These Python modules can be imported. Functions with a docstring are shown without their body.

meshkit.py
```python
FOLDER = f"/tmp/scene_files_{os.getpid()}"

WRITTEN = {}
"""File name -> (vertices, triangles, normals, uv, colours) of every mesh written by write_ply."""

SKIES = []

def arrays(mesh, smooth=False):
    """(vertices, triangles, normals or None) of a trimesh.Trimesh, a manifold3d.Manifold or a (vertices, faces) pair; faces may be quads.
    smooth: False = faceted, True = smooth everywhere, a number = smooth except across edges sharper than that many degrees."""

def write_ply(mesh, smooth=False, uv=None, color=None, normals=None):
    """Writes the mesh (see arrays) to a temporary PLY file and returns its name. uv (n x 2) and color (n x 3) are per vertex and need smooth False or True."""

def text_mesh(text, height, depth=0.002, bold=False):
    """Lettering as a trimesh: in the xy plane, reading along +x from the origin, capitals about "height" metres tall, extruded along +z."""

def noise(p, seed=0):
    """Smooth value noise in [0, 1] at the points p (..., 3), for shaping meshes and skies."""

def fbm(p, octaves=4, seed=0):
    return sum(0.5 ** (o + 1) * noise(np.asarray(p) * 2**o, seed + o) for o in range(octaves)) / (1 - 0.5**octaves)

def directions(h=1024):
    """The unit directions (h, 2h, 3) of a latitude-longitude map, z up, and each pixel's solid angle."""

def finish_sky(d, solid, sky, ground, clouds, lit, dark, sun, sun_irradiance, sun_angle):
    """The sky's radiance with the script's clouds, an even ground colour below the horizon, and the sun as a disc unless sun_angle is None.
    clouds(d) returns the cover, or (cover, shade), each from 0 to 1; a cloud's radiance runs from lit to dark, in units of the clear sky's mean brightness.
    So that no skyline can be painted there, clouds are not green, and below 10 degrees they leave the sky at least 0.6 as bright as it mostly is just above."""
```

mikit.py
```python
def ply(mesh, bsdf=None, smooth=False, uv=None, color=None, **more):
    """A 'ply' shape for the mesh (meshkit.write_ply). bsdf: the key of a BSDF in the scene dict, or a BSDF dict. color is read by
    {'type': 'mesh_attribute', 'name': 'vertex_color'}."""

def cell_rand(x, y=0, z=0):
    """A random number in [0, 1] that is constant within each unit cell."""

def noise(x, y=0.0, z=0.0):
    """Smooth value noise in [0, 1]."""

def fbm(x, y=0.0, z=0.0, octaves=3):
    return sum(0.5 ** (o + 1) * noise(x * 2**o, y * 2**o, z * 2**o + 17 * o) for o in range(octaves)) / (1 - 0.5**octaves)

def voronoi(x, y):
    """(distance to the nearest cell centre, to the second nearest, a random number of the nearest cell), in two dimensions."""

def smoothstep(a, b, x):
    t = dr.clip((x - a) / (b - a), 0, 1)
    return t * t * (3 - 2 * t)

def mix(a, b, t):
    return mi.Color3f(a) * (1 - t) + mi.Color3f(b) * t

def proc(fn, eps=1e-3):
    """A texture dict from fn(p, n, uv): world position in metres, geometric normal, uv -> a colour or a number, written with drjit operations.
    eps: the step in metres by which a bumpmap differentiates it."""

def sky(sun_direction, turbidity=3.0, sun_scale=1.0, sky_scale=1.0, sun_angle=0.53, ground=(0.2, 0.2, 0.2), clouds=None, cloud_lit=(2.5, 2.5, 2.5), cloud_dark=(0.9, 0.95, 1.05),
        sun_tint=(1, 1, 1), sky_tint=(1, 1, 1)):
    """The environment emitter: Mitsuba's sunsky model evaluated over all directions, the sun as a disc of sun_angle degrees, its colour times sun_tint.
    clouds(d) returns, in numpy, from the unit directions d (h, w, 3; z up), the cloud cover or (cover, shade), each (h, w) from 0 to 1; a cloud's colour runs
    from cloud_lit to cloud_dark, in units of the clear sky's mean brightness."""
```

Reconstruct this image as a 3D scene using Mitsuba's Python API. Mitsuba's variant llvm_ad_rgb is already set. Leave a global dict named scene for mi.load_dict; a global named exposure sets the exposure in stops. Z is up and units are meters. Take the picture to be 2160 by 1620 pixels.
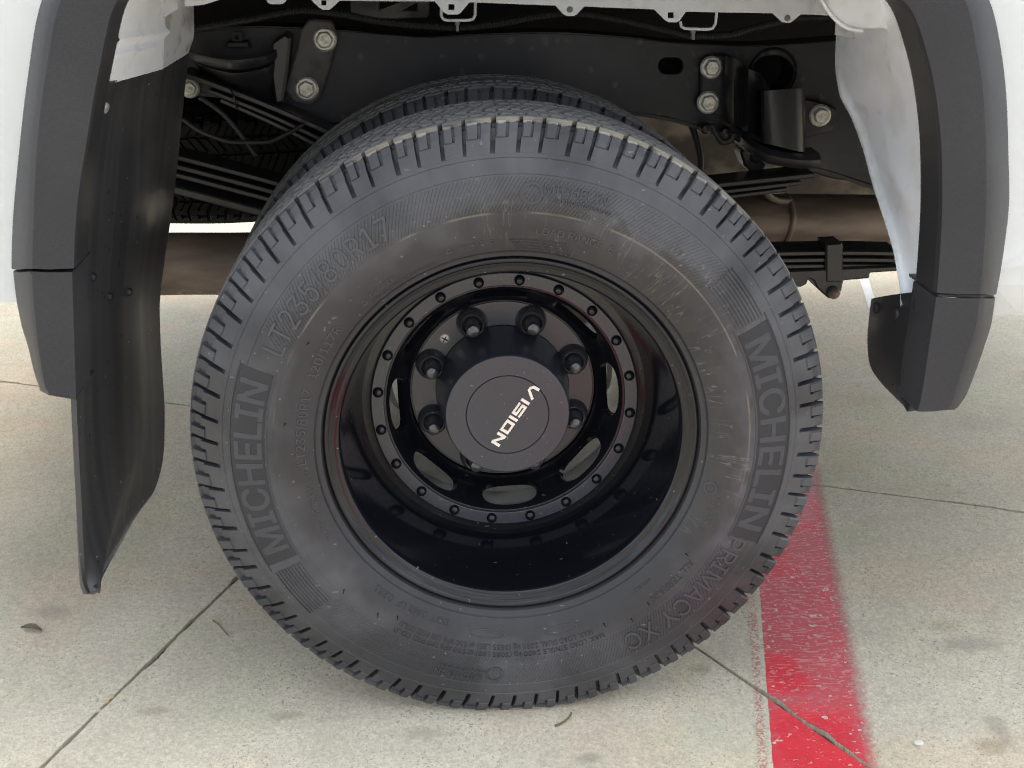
import math, random
import numpy as np, trimesh, mitsuba as mi, mikit, meshkit
import drjit as dr
import manifold3d as m3
from shapely.geometry import Polygon, LineString, box as sbox
from shapely.ops import unary_union
from scipy.interpolate import CubicSpline
from mikit import noise, fbm, smoothstep, mix, voronoi, cell_rand
T = mi.ScalarTransform4f
rng = np.random.default_rng(7)
random.seed(7)

# ------------------------------------------------------------------ camera, sky, exposure
ZC = 0.397                                     # height of the wheel's axis
CAM = np.array([-0.1113, -1.549, ZC + 0.6208])
YAW, PITCH, FPX = 0.0713, 0.3378, 2800.0
FW = np.array([math.sin(YAW) * math.cos(PITCH), math.cos(YAW) * math.cos(PITCH), -math.sin(PITCH)])
RT = np.cross(FW, [0, 0, 1.0]); RT /= np.linalg.norm(RT)
UP = np.cross(RT, FW)
scene, labels = {}, {}
scene['camera'] = {'type': 'perspective', 'fov': 2 * math.degrees(math.atan(1080 / FPX)), 'fov_axis': 'x', 'near_clip': 0.05, 'far_clip': 400.0,
                   'to_world': T().look_at(origin=CAM.tolist(), target=(CAM + FW).tolist(), up=UP.tolist())}


def cloud_cover(d):
    n = meshkit.fbm(d * np.array([2.4, 2.4, 4.5]) + 3.1, 5, 4)
    return np.ones(n.shape), np.clip((n - 0.40) * 4.0, 0, 1)


scene['sky'] = mikit.sky([-0.75, 0.35, 1.3], turbidity=3, sun_scale=0.14, sun_angle=26, clouds=cloud_cover, ground=(0.36, 0.345, 0.30),
                         cloud_lit=(2.35, 2.46, 2.66), cloud_dark=(0.86, 0.93, 1.04), sun_tint=(1, 1.04, 1.12))
exposure = 3.05


def P(px, py, y):
    d = FW + (px - 1080) / FPX * RT - (py - 810) / FPX * UP
    return CAM + d * (y - CAM[1]) / d[1]


def G(px, py, z=0.0):
    d = FW + (px - 1080) / FPX * RT - (py - 810) / FPX * UP
    return CAM + d * (z - CAM[2]) / d[2]


def polar(px, py, y):
    p = P(px, py, y)
    return math.atan2(p[2] - ZC, p[0]), math.hypot(p[0], p[2] - ZC)


# ------------------------------------------------------------------ scene book-keeping
def numbered(key):
    if key not in scene and key not in labels:
        return key
    n = 1
    while f'{key}_{n:03d}' in scene or f'{key}_{n:03d}' in labels:
        n += 1
    return f'{key}_{n:03d}'


def add(key, mesh, bsdf, smooth=False, label=None, cat=None, group=None, kind=None, to_world=None, **more):
    key = numbered(key)
    d = dict(mesh) if isinstance(mesh, dict) else mikit.ply(mesh, bsdf, smooth=smooth, **more)
    if to_world is not None:
        d['to_world'] = to_world
    scene[key] = d
    lab = {k: v for k, v in (('label', label), ('category', cat), ('group', group), ('kind', kind)) if v}
    if lab:
        labels[key] = lab
    return key


def bs(name, d, two=True):
    scene[name] = {'type': 'twosided', 'b': d} if two else d
    return name


def rgb(*c):
    return {'type': 'rgb', 'value': list(c)}


def pr(base, rough, spec=0.5, **k):
    return {'type': 'principled', 'base_color': base, 'roughness': rough, 'specular': spec, **k}


def bump(inner, fn, scale, eps=1e-3):
    return {'type': 'bumpmap', 'arbitrary': mikit.proc(fn, eps), 'scale': scale, 'b': inner}


# ------------------------------------------------------------------ materials
def blob(p, x, y, rx, ry, soft=0.5):
    w = noise(p.x * 60, p.y * 60, 3.0) - 0.5
    d = dr.sqrt(dr.square((p.x - x) / rx) + dr.square((p.y - y) / ry)) + w * 0.5
    return 1 - smoothstep(1 - soft, 1 + soft, d)


STAINS = [(G(2095, 1575), .020, .016, (.23, .17, .09)), (G(1190, 1478), .02, .006, (.26, .21, .12)), (G(1475, 1412), .014, .01, (.33, .25, .13)),
          (G(2040, 1360), .05, .018, (.22, .2, .18)), (G(1990, 1320), .02, .02, (.34, .29, .16)), (G(600, 1510), .022, .010, (.30, .25, .14)),
          (G(1240, 1600), .015, .010, (.17, .16, .14)), (G(2110, 1540), .012, .03, (.22, .2, .14)), (G(320, 1500), .02, .008, (.3, .25, .17)),
          (G(110, 1290), .03, .02, (.3, .28, .24)), (G(900, 1545), .03, .012, (.33, .28, .2))]


def concrete_colour(p):
    big = fbm(p.x * 1.7, p.y * 1.7, 1.0, 4)
    mid = fbm(p.x * 16 + 5, p.y * 16, 2.0, 4)
    fine = fbm(p.x * 210, p.y * 210, 3.0, 3)
    grain = noise(p.x * 640, p.y * 640, 4.0)
    c = mix((.545, .505, .40), (.625, .585, .47), smoothstep(.3, .7, big))
    c = c * (0.90 + 0.20 * mid)
    c = mix(c, c * mi.Color3f(1.05, .98, .95), smoothstep(.45, .7, fbm(p.x * 6, p.y * 6, 9.0, 3)))
    c = mix(c, c * mi.Color3f(.97, 1.0, .96), smoothstep(.5, .75, fbm(p.x * 8 + 40, p.y * 8, 19.0, 3)))
    c = c * (0.82 + 0.36 * fine) * (0.86 + 0.28 * grain)
    pits = smoothstep(.80, .88, noise(p.x * 400 + 9, p.y * 400, 7.0))
    c = mix(c, c * .55, pits * (.25 + .6 * smoothstep(.35, .7, mid)))
    pale_specks = smoothstep(.86, .93, noise(p.x * 390, p.y * 390 + 3, 8.0))  # pale grains of the concrete itself
    c = mix(c, mi.Color3f(.80, .78, .72), pale_specks * .5)
    c = c * mi.Color3f(.97, .965, .955)
    for s, rx, ry, col in STAINS:
        c = mix(c, col, blob(p, float(s[0]), float(s[1]), rx, ry, .75) * .42)
    return c


def concrete_height(p, n, uv):
    return 0.6 * fbm(p.x * 170, p.y * 170, 3.0, 3) + 0.4 * noise(p.x * 520, p.y * 520, 4.0)


bs('concrete', bump(pr(mikit.proc(lambda p, n, uv: concrete_colour(p)), .78, .35), concrete_height, .0011, 8e-4))
SD = np.array([.2079, .978])                       # direction of the red line on the ground
SX, SY = .388, -.155                               # a point on its centre line


def red_colour(p, n, uv):
    u = (p.x - SX) * float(SD[1]) - (p.y - SY) * float(SD[0])       # across the line
    v = (p.x - SX) * float(SD[0]) + (p.y - SY) * float(SD[1])
    base = concrete_colour(p)
    red = mix((.78, .050, .070), (.62, .042, .058), fbm(p.x * 30, p.y * 30, 2.0, 3))
    dust_glare = smoothstep(.40, .70, fbm(p.x * 13 + 3, p.y * 13, 5.0, 4) + .22 * smoothstep(.05, .32, v) - .04)  # dusty patches, plus pale pink glare painted in towards the far end
    red = mix(red, (.46, .17, .18), dust_glare * .5)
    worn_glints = smoothstep(.60, .82, noise(p.x * 140, p.y * 420, 6.)) * smoothstep(.02, .3, v)  # worn streaks and glints painted as paler colour, stronger farther along
    red = mix(red, (.66, .42, .42), worn_glints * .45)
    e = noise(p.x * 420, p.y * 420, 2.0)
    edge = (fbm(p.x * 260, p.y * 260, 12.0, 2) - .5)
    cover = smoothstep(-.0675, -.0665, u + .0012 * (noise(p.x * 90, p.y * 90, 1.) - .5)) * (1 - smoothstep(.048, .076, u + edge * .012))
    haze = smoothstep(-.088, -.084, u) * (1 - smoothstep(-.078, -.070, u)) * smoothstep(.45, .75, e + .25 * fbm(p.x * 40, p.y * 40, 3., 2) - .05)
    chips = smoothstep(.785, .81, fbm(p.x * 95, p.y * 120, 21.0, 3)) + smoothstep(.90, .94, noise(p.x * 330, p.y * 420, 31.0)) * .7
    halo = smoothstep(.045, .065, u + edge * .02)
    red = mix(red, (.25, .13, .12), halo * .6)
    c = mix(base, red, cover)
    c = mix(c, mix(base, (.42, .07, .07), .75), haze * .8)
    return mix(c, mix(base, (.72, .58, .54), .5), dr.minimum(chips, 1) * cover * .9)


def red_rough(p, n, uv):
    u = (p.x - SX) * float(SD[1]) - (p.y - SY) * float(SD[0])
    k = smoothstep(-.0675, -.0665, u) * (1 - smoothstep(.045, .068, u))
    return .78 - .46 * k


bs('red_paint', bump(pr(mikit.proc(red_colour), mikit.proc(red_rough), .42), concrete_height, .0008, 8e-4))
bs('white_line_paint', pr(rgb(.7, .7, .66), .6))
bs('joint_dirt', pr(mikit.proc(lambda p, n, uv: mix((.06, .055, .045), (.17, .15, .12), fbm(p.x * 120, p.y * 120, 1.0, 3))), .95, .1))


def wheel_r(p):
    return dr.sqrt(dr.square(p.x) + dr.square(p.z - ZC))


def rubber_colour(p, n, uv):
    r = wheel_r(p)
    a = dr.atan2(p.z - ZC, p.x)
    ax, az = p.x / dr.maximum(r, .01), (p.z - ZC) / dr.maximum(r, .01)
    cloud = fbm(p.x * 9 + 2, p.z * 9, 1.0, 4)
    streak = fbm(ax * 26, az * 26, r * 16, 3)
    c = mix((.030, .0308, .036), (.072, .0735, .083), smoothstep(.28, .68, cloud))
    c = c * (0.84 + .32 * streak)
    # dressing left on the inner sidewall: darker, with dried run marks along its edge
    wet = fbm(ax * 5 + 4, az * 5 + 1, r * 22, 4)
    inner = 1 - smoothstep(.262, .300, r + (wet - .5) * .09)
    c = mix(c, mi.Color3f(.021, .0215, .025), inner * .8)
    side = smoothstep(.1, .8, dr.cos(a - .62)) * smoothstep(.244, .252, r) * (1 - smoothstep(.318, .328, r))
    run = fbm(ax * 34, az * 34, r * 14, 4)
    line = 1 - smoothstep(.0, .022, dr.abs(run - .52))
    gap = smoothstep(.42, .6, noise(ax * 9 + 3, az * 9, r * 24))
    c = mix(c, mi.Color3f(.22, .205, .17), line * gap * side * .38)
    c = mix(c, mi.Color3f(.036, .034, .032), side * smoothstep(.5, .7, fbm(ax * 12, az * 12, r * 60, 3)) * .7)
    # brown line in the groove of the sidewall
    rim_dust = (1 - smoothstep(.0, .0018, dr.abs(r - .2965))) * smoothstep(.35, .6, fbm(ax * 6, az * 6, 3., 2)) * smoothstep(-.3, .4, az + .2 * ax)
    c = mix(c, mi.Color3f(.21, .19, .155), rim_dust * .6)
    # dusty tread and the paler scuffed shoulder
    tread = smoothstep(.3995, .4010, r)
    c = mix(c, mix((.12, .12, .125), (.21, .208, .203), fbm(p.x * 50, p.y * 50, p.z * 50, 3)), tread * .9)
    sc = smoothstep(.3955, .3975, r + (fbm(p.x * 160, p.y * 160, p.z * 160, 2) - .5) * .004) * (1 - smoothstep(.4012, .4024, r)) * smoothstep(.72, .92, az + .12 * ax) * smoothstep(.05, .0, p.y)
    c = mix(c, mi.Color3f(.40, .38, .31), sc * .72 * smoothstep(.15, .5, fbm(p.x * 30, p.y * 30, 2., 3)))
    speck = smoothstep(.915, .945, noise(p.x * 190, p.y * 190, p.z * 190))
    return mix(c, mi.Color3f(.3, .29, .26), speck * .3)


bs('rubber', pr(mikit.proc(rubber_colour), mikit.proc(lambda p, n, uv: .32 + .24 * fbm(p.x * 12, p.z * 12, 7.0, 3)), .55))
bs('rubber_letter', pr(mikit.proc(lambda p, n, uv: mix((.040, .041, .049), (.058, .059, .070), fbm(p.x * 14, p.z * 14, 3.0, 3))), .46, .5))
bs('rubber_velvet_shade', pr(mikit.proc(lambda p, n, uv: mix((.020, .021, .025), (.029, .030, .036), fbm(p.x * 14, p.z * 14, 3.0, 3))), .55, .5))  # darker rubber: shade of fine ridges and small embossed letters put into the colour
bs('rubber_raised', pr(mikit.proc(lambda p, n, uv: mix((.048, .050, .059), (.068, .070, .082), fbm(p.x * 14, p.z * 14, 3.0, 3))), .42, .5))
bs('rubber_dark', pr(rgb(.008, .008, .0085), .75, .3))
bs('gloss_black', {'type': 'principled', 'base_color': mikit.proc(lambda p, n, uv: mix((.0050, .0056, .0085), (.16, .16, .15), smoothstep(.945, .965, noise(p.x * 210, p.y * 210, p.z * 210)) * .8)),
                   'roughness': .09, 'specular': .42, 'clearcoat': .25, 'clearcoat_gloss': .96})
bs('satin_black', pr(mikit.proc(lambda p, n, uv: mix((.030, .033, .046), (.2, .2, .19), smoothstep(.95, .97, noise(p.x * 230, p.y * 230, p.z * 230)) * .8)), .28, .62, clearcoat=.2, clearcoat_gloss=.85))
bs('stud_metal', pr(rgb(.035, .035, .041), .20, .9, clearcoat=.5, clearcoat_gloss=.9))
bs('silver_letter', {'type': 'principled', 'base_color': rgb(.86, .83, .77), 'roughness': .32, 'metallic': .35, 'specular': .6})
bs('zinc', {'type': 'principled', 'base_color': mikit.proc(lambda p, n, uv: mix((.62, .61, .55), (.42, .39, .31), smoothstep(.45, .75, fbm(p.x * 150, p.y * 150, p.z * 150, 3)))), 'roughness': .42, 'metallic': .55, 'specular': .6})
bs('silver_wheel', {'type': 'principled', 'base_color': mikit.proc(lambda p, n, uv: mix((.80, .80, .77), (.58, .57, .52), smoothstep(.4, .75, fbm(p.x * 30, p.y * 30, p.z * 30, 4)))), 'roughness': .38, 'metallic': .35, 'specular': .5})


def grain_h(p, n, uv):
    return noise(p.x * 900, p.y * 900, p.z * 900) * .6 + noise(p.x * 420, p.y * 420, p.z * 420) * .4


def flare_colour(p, n, uv):
    c = mix((.027, .0275, .032), (.040, .0405, .046), fbm(p.x * 10, p.y * 10, p.z * 10, 3))
    return c * (.86 + .28 * noise(p.x * 620, p.y * 620, p.z * 620))


bs('flare_plastic', bump(pr(mikit.proc(flare_colour), mikit.proc(lambda p, n, uv: .38 + .20 * fbm(p.x * 9 + 8, p.y * 9, p.z * 9, 3)), .38), grain_h, .00035, 4e-4))


def flap_colour(p, n, uv):
    st = fbm(p.y * 60, p.z * 2.5, p.x * 8, 3)
    c = mix((.028, .0285, .033), (.044, .0445, .049), smoothstep(.35, .75, st))
    dots = smoothstep(.93, .95, noise(p.y * 130, p.z * 130, 2.0))
    c = mix(c, mi.Color3f(.26, .25, .22), smoothstep(.975, .985, noise(p.y * 110 + 5, p.z * 90, 9.0)) * .8)
    return mix(c, mi.Color3f(.006, .006, .006), dots * .7)


bs('flap_rubber', pr(mikit.proc(flap_colour), mikit.proc(lambda p, n, uv: .40 + .08 * fbm(p.y * 60, p.z * 4, p.x * 4, 3)), .9))
bs('flap_plastic', pr(rgb(.022, .022, .024), .42, .5))
bs('white_paint', pr(rgb(.68, .70, .70), .22, .5, clearcoat=.8, clearcoat_gloss=.95))


def primer_colour(p, n, uv):
    d = fbm(p.x * 18, p.y * 18, p.z * 18, 4)
    c = mix((.85, .88, .91), (.78, .80, .80), smoothstep(.45, .72, d))
    return mix(c, mi.Color3f(.42, .40, .34), smoothstep(.62, .82, fbm(p.x * 45, p.y * 45, p.z * 26, 3)) * .25)


bs('white_inner', pr(mikit.proc(primer_colour), .42, .5, clearcoat=.3, clearcoat_gloss=.8))
bs('grey_inner', pr(mikit.proc(lambda p, n, uv: mix((.52, .53, .53), (.30, .29, .26), smoothstep(.45, .72, fbm(p.x * 40, p.y * 40, p.z * 30, 4)))), .5, .5))


def frame_colour(p, n, uv):
    d = fbm(p.x * 7, p.y * 7, p.z * 7, 4)
    c = mix((.010, .0105, .0145), (.030, .0295, .033), smoothstep(.35, .75, d))
    return mix(c, mi.Color3f(.13, .12, .10), smoothstep(.66, .85, fbm(p.x * 60, p.y * 60, p.z * 40, 3)) * .35)


bs('frame_paint', pr(mikit.proc(frame_colour), .48, .5))
bs('chassis_black', pr(mikit.proc(lambda p, n, uv: mix((.008, .008, .0105), (.026, .025, .026), fbm(p.x * 25, p.y * 25, p.z * 25, 3))), .34, .55))
bs('bracket_dust', pr(mikit.proc(lambda p, n, uv: mix((.035, .034, .036), (.12, .115, .105), smoothstep(.35, .7, fbm(p.x * 20, p.y * 20, p.z * 14, 4)))), .55, .4))


def rust_colour(p, n, uv):
    d = fbm(p.x * 9, p.y * 9, p.z * 30, 4)
    c = mix((.135, .105, .085), (.26, .205, .165), smoothstep(.3, .72, d))
    return mix(c, mi.Color3f(.42, .34, .25), smoothstep(.58, .72, fbm(p.x * 60, p.y * 60, p.z * 60, 3)) * smoothstep(.440, .424, p.z) * .8)


bs('rusty_pipe', {'type': 'principled', 'base_color': mikit.proc(rust_colour), 'roughness': .5, 'metallic': .25, 'specular': .5})
bs('tan_shield', pr(mikit.proc(lambda p, n, uv: mix((.12, .105, .085), (.44, .395, .33), smoothstep(.34, .66, fbm(p.x * 11, p.y * 11, p.z * 15, 5)))), .6, .4))
bs('rubber_hose', pr(rgb(.022, .022, .024), .5, .4))
bs('under_black', pr(rgb(.012, .012, .014), .7, .3))
bs('nylon_grey', pr(rgb(.24, .24, .23), .5))
bs('dry_leaf', pr(rgb(.16, .145, .11), .7, .3))
bs('twig_brown', pr(rgb(.22, .15, .085), .8, .2))
bs('pale_stone', pr(rgb(.68, .66, .60), .4, .5))
bs('tan_stone', pr(mikit.proc(lambda p, n, uv: mix((.42, .30, .17), (.66, .57, .42), noise(p.x * 90, p.y * 90, 2.))), .7, .3))


# ------------------------------------------------------------------ mesh helpers
def cat(*ms):
    return trimesh.util.concatenate(list(ms))


def grid_faces(nu, nv, close_u=False, flip=False):
    iu = np.arange(nu if close_u else nu - 1)
    a = (iu[:, None] * nv + np.arange(nv - 1)[None]).ravel()
    b = (((iu + 1) % nu)[:, None] * nv + np.arange(nv - 1)[None]).ravel()
    q = np.stack([a, b, b + 1, a + 1], 1)
    if flip:
        q = q[:, ::-1]
    return np.vstack([q[:, [0, 1, 2]], q[:, [0, 2, 3]]])


def mesh(v, f):
    return trimesh.Trimesh(np.asarray(v, float), np.asarray(f), process=False)


def sheet(g, th=0.0):
    """A grid of points (nu, nv, 3) as a surface, closed to a plate when th > 0."""
    nu, nv = g.shape[:2]
    f = grid_faces(nu, nv)
    if th <= 0:
        return mesh(g.reshape(-1, 3), f)
    n = np.cross(np.gradient(g, axis=0), np.gradient(g, axis=1))
    n /= np.linalg.norm(n, axis=2, keepdims=True) + 1e-12
    a, b = g.reshape(-1, 3), (g - n * th).reshape(-1, 3)
    N = nu * nv
    idx = np.arange(N).reshape(nu, nv)
    loop = np.concatenate([idx[:, 0], idx[-1, 1:], idx[-2::-1, -1], idx[0, -2:0:-1]])
    nx = np.roll(loop, -1)
    side = np.vstack([np.stack([nx, loop, loop + N], 1), np.stack([nx, loop + N, nx + N], 1)])
    return mesh(np.vstack([a, b]), np.vstack([f, f[:, ::-1] + N, side]))


def resample(pts, n, smooth=True):
    pts = np.asarray(pts, float)
    t = np.r_[0, np.cumsum(np.linalg.norm(np.diff(pts, axis=0), axis=1))]
    u = np.linspace(0, t[-1], n)
    if smooth and len(pts) > 2:
        from scipy.interpolate import PchipInterpolator
        return PchipInterpolator(t, pts, axis=0)(u)
    return np.stack([np.interp(u, t, pts[:, k]) for k in range(3)], 1)


def tube(path, r, n=10, cap=True):
    path = np.asarray(path, float)
    tan = np.gradient(path, axis=0)
    tan /= np.linalg.norm(tan, axis=1, keepdims=True)
    ref = np.array([0, 0, 1.0]) if abs(tan[0][2]) < .9 else np.array([0, 1.0, 0])
    rr = np.broadcast_to(np.asarray(r, float), len(path))
    a = np.arange(n) * 2 * np.pi / n
    rows = []
    x = np.cross(ref, tan[0]); x /= np.linalg.norm(x)
    for p, t, q in zip(path, tan, rr):
        x = x - t * (x @ t); x /= np.linalg.norm(x)
        y = np.cross(t, x)
        rows.append(p + q * (np.cos(a)[:, None] * x + np.sin(a)[:, None] * y))
    v = np.vstack(rows)
    m = len(path)
    f = []
    for i in range(m - 1):
        for k in range(n):
            l = (k + 1) % n
            f += [[i * n + k, i * n + l, (i + 1) * n + l], [i * n + k, (i + 1) * n + l, (i + 1) * n + k]]
    if cap:
        v = np.vstack([v, path[:1], path[-1:]])
        for k in range(n):
            l = (k + 1) % n
            f += [[m * n, l, k], [m * n + 1, (m - 1) * n + k, (m - 1) * n + l]]
    return mesh(v, f)


def offset_poly(xy, d):
    """The closed outline moved inwards by d, the same number of points (mitred)."""
    xy = np.asarray(xy, float)
    e0, e1 = xy - np.roll(xy, 1, 0), np.roll(xy, -1, 0) - xy
    n0 = np.stack([-e0[:, 1], e0[:, 0]], 1); n0 /= np.linalg.norm(n0, axis=1, keepdims=True)
    n1 = np.stack([-e1[:, 1], e1[:, 0]], 1); n1 /= np.linalg.norm(n1, axis=1, keepdims=True)
    m = n0 + n1
    m /= np.maximum((m * n0).sum(1, keepdims=True), .35)
    return xy + m * d


def plate(px, y, depth, bevel=.0015, holes=()):
    """A plate whose front face stands at the depth y: outline given where the photograph shows it, edges chamfered."""
    xz = np.array([P(a, b, y)[[0, 2]] for a, b in px])
    return plate_xz(xz, y, depth, bevel, [np.array([P(a, b, y)[[0, 2]] for a, b in h]) for h in holes])


def plate_xz(xz, y, depth, bevel=.0015, holes=()):
    if Polygon(xz).exterior.is_ccw is False:
        xz = xz[::-1]
    hs = [h[::-1] if Polygon(h).exterior.is_ccw else h for h in holes]
    rings = [xz] + hs
    inn = [offset_poly(r, bevel) for r in rings]
    v2, f2 = trimesh.creation.triangulate_polygon(Polygon(inn[0], inn[1:]), engine='earcut')
    parts = [mesh(np.c_[v2[:, 0], np.full(len(v2), y), v2[:, 1]], f2)]
    b2, g2 = trimesh.creation.triangulate_polygon(Polygon(rings[0], rings[1:]), engine='earcut')
    parts.append(mesh(np.c_[b2[:, 0], np.full(len(b2), y + depth), b2[:, 1]], g2[:, ::-1]))
    for r, i in zip(rings, inn):
        lay = [np.c_[i[:, 0], np.full(len(i), y), i[:, 1]], np.c_[r[:, 0], np.full(len(r), y + bevel), r[:, 1]], np.c_[r[:, 0], np.full(len(r), y + depth), r[:, 1]]]
        n = len(r)
        for a, b in zip(lay, lay[1:]):
            k = np.arange(n); l = (k + 1) % n
            parts.append(mesh(np.vstack([a, b]), np.vstack([np.stack([k, k + n, l + n], 1), np.stack([k, l + n, l], 1)])))
    return cat(*parts)


def revolve(prof, n=256, closed=True):
    """A profile of (r, y) turned about the wheel's axis (through the local origin, along y)."""
    prof = np.asarray(prof, float)
    if closed:
        prof = np.vstack([prof, prof[:1]])
    a = np.arange(n) * 2 * np.pi / n
    g = np.stack([np.cos(a)[:, None] * prof[:, 0], np.broadcast_to(prof[:, 1], (n, len(prof))), np.sin(a)[:, None] * prof[:, 0]], -1)
    m = mesh(g.reshape(-1, 3), grid_faces(n, len(prof), True))
    m.merge_vertices()
    m.update_faces(m.nondegenerate_faces())
    trimesh.repair.fix_normals(m)
    return m


def moved(m, x=0, y=0, z=0):
    m = m.copy(); m.apply_translation([x, y, z]); return m


def hexbolt(r=.0145):
    """A flanged hexagon bolt head pointing at -y."""
    fl = revolve([(0, 0), (r * 1.18, 0), (r * 1.18, -.0025), (r * 1.0, -.0045), (0, -.0050)], 28, False)
    hx = np.array([[math.cos(k * math.pi / 3 + .3), math.sin(k * math.pi / 3 + .3)] for k in range(6)]) * r * .86
    hd = plate_xz(hx, -.0125, .009, .0018)
    dim = revolve([(0, -.0118), (r * .5, -.0128), (r * .62, -.0125)], 20, False)
    return cat(fl, hd, dim)


TR = 'pickup_truck'
labels[TR] = {'label': 'white dual-rear-wheel pickup truck with its black rear wheel seen through the open wheel arch', 'category': 'pickup truck'}

# ------------------------------------------------------------------ the ground: concrete slabs, joints, red line
J = np.array([-.18, 1.062])
dA = np.array([1, -.420]); dA /= np.linalg.norm(dA)
dB = np.array([-.607 + .18, -.083 - 1.062]); dB /= np.linalg.norm(dB)
dC = np.array([.44 + .18, -.157 - 1.062]); dC /= np.linalg.norm(dC)
FAR = 70.0


def jline(d, L=3.2, step=.008, seed=0):
    """A joint's centre line from the meeting point, finely stepped near it."""
    t = np.r_[np.arange(0, L, step), np.geomspace(L, FAR * 1.3, 12)]
    nn = np.array([-d[1], d[0]])
    w = (meshkit.fbm(np.c_[t * 4, np.full(len(t), seed), t * 0], 3, seed) - .5) * .006
    return J + t[:, None] * d + (w * np.minimum(1, t * 5))[:, None] * nn


def side(line, d, s, seed):
    """The edge of a slab along the joint: half the joint's width off its centre line, chipped."""
    nn = np.array([-d[1], d[0]]) * s
    t = np.arange(len(line)) * 1.0
    j = meshkit.fbm(np.c_[t * .11, np.full(len(t), seed * 3.7), t * 0], 4, seed)
    chip = np.maximum(0, j - .54) * .030
    w = .0022 + .0016 * meshkit.noise(np.c_[t * .31, np.full(len(t), 2.), t * 0], seed) + chip
    w[0] = .003
    return line + nn * w[:, None]


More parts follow.
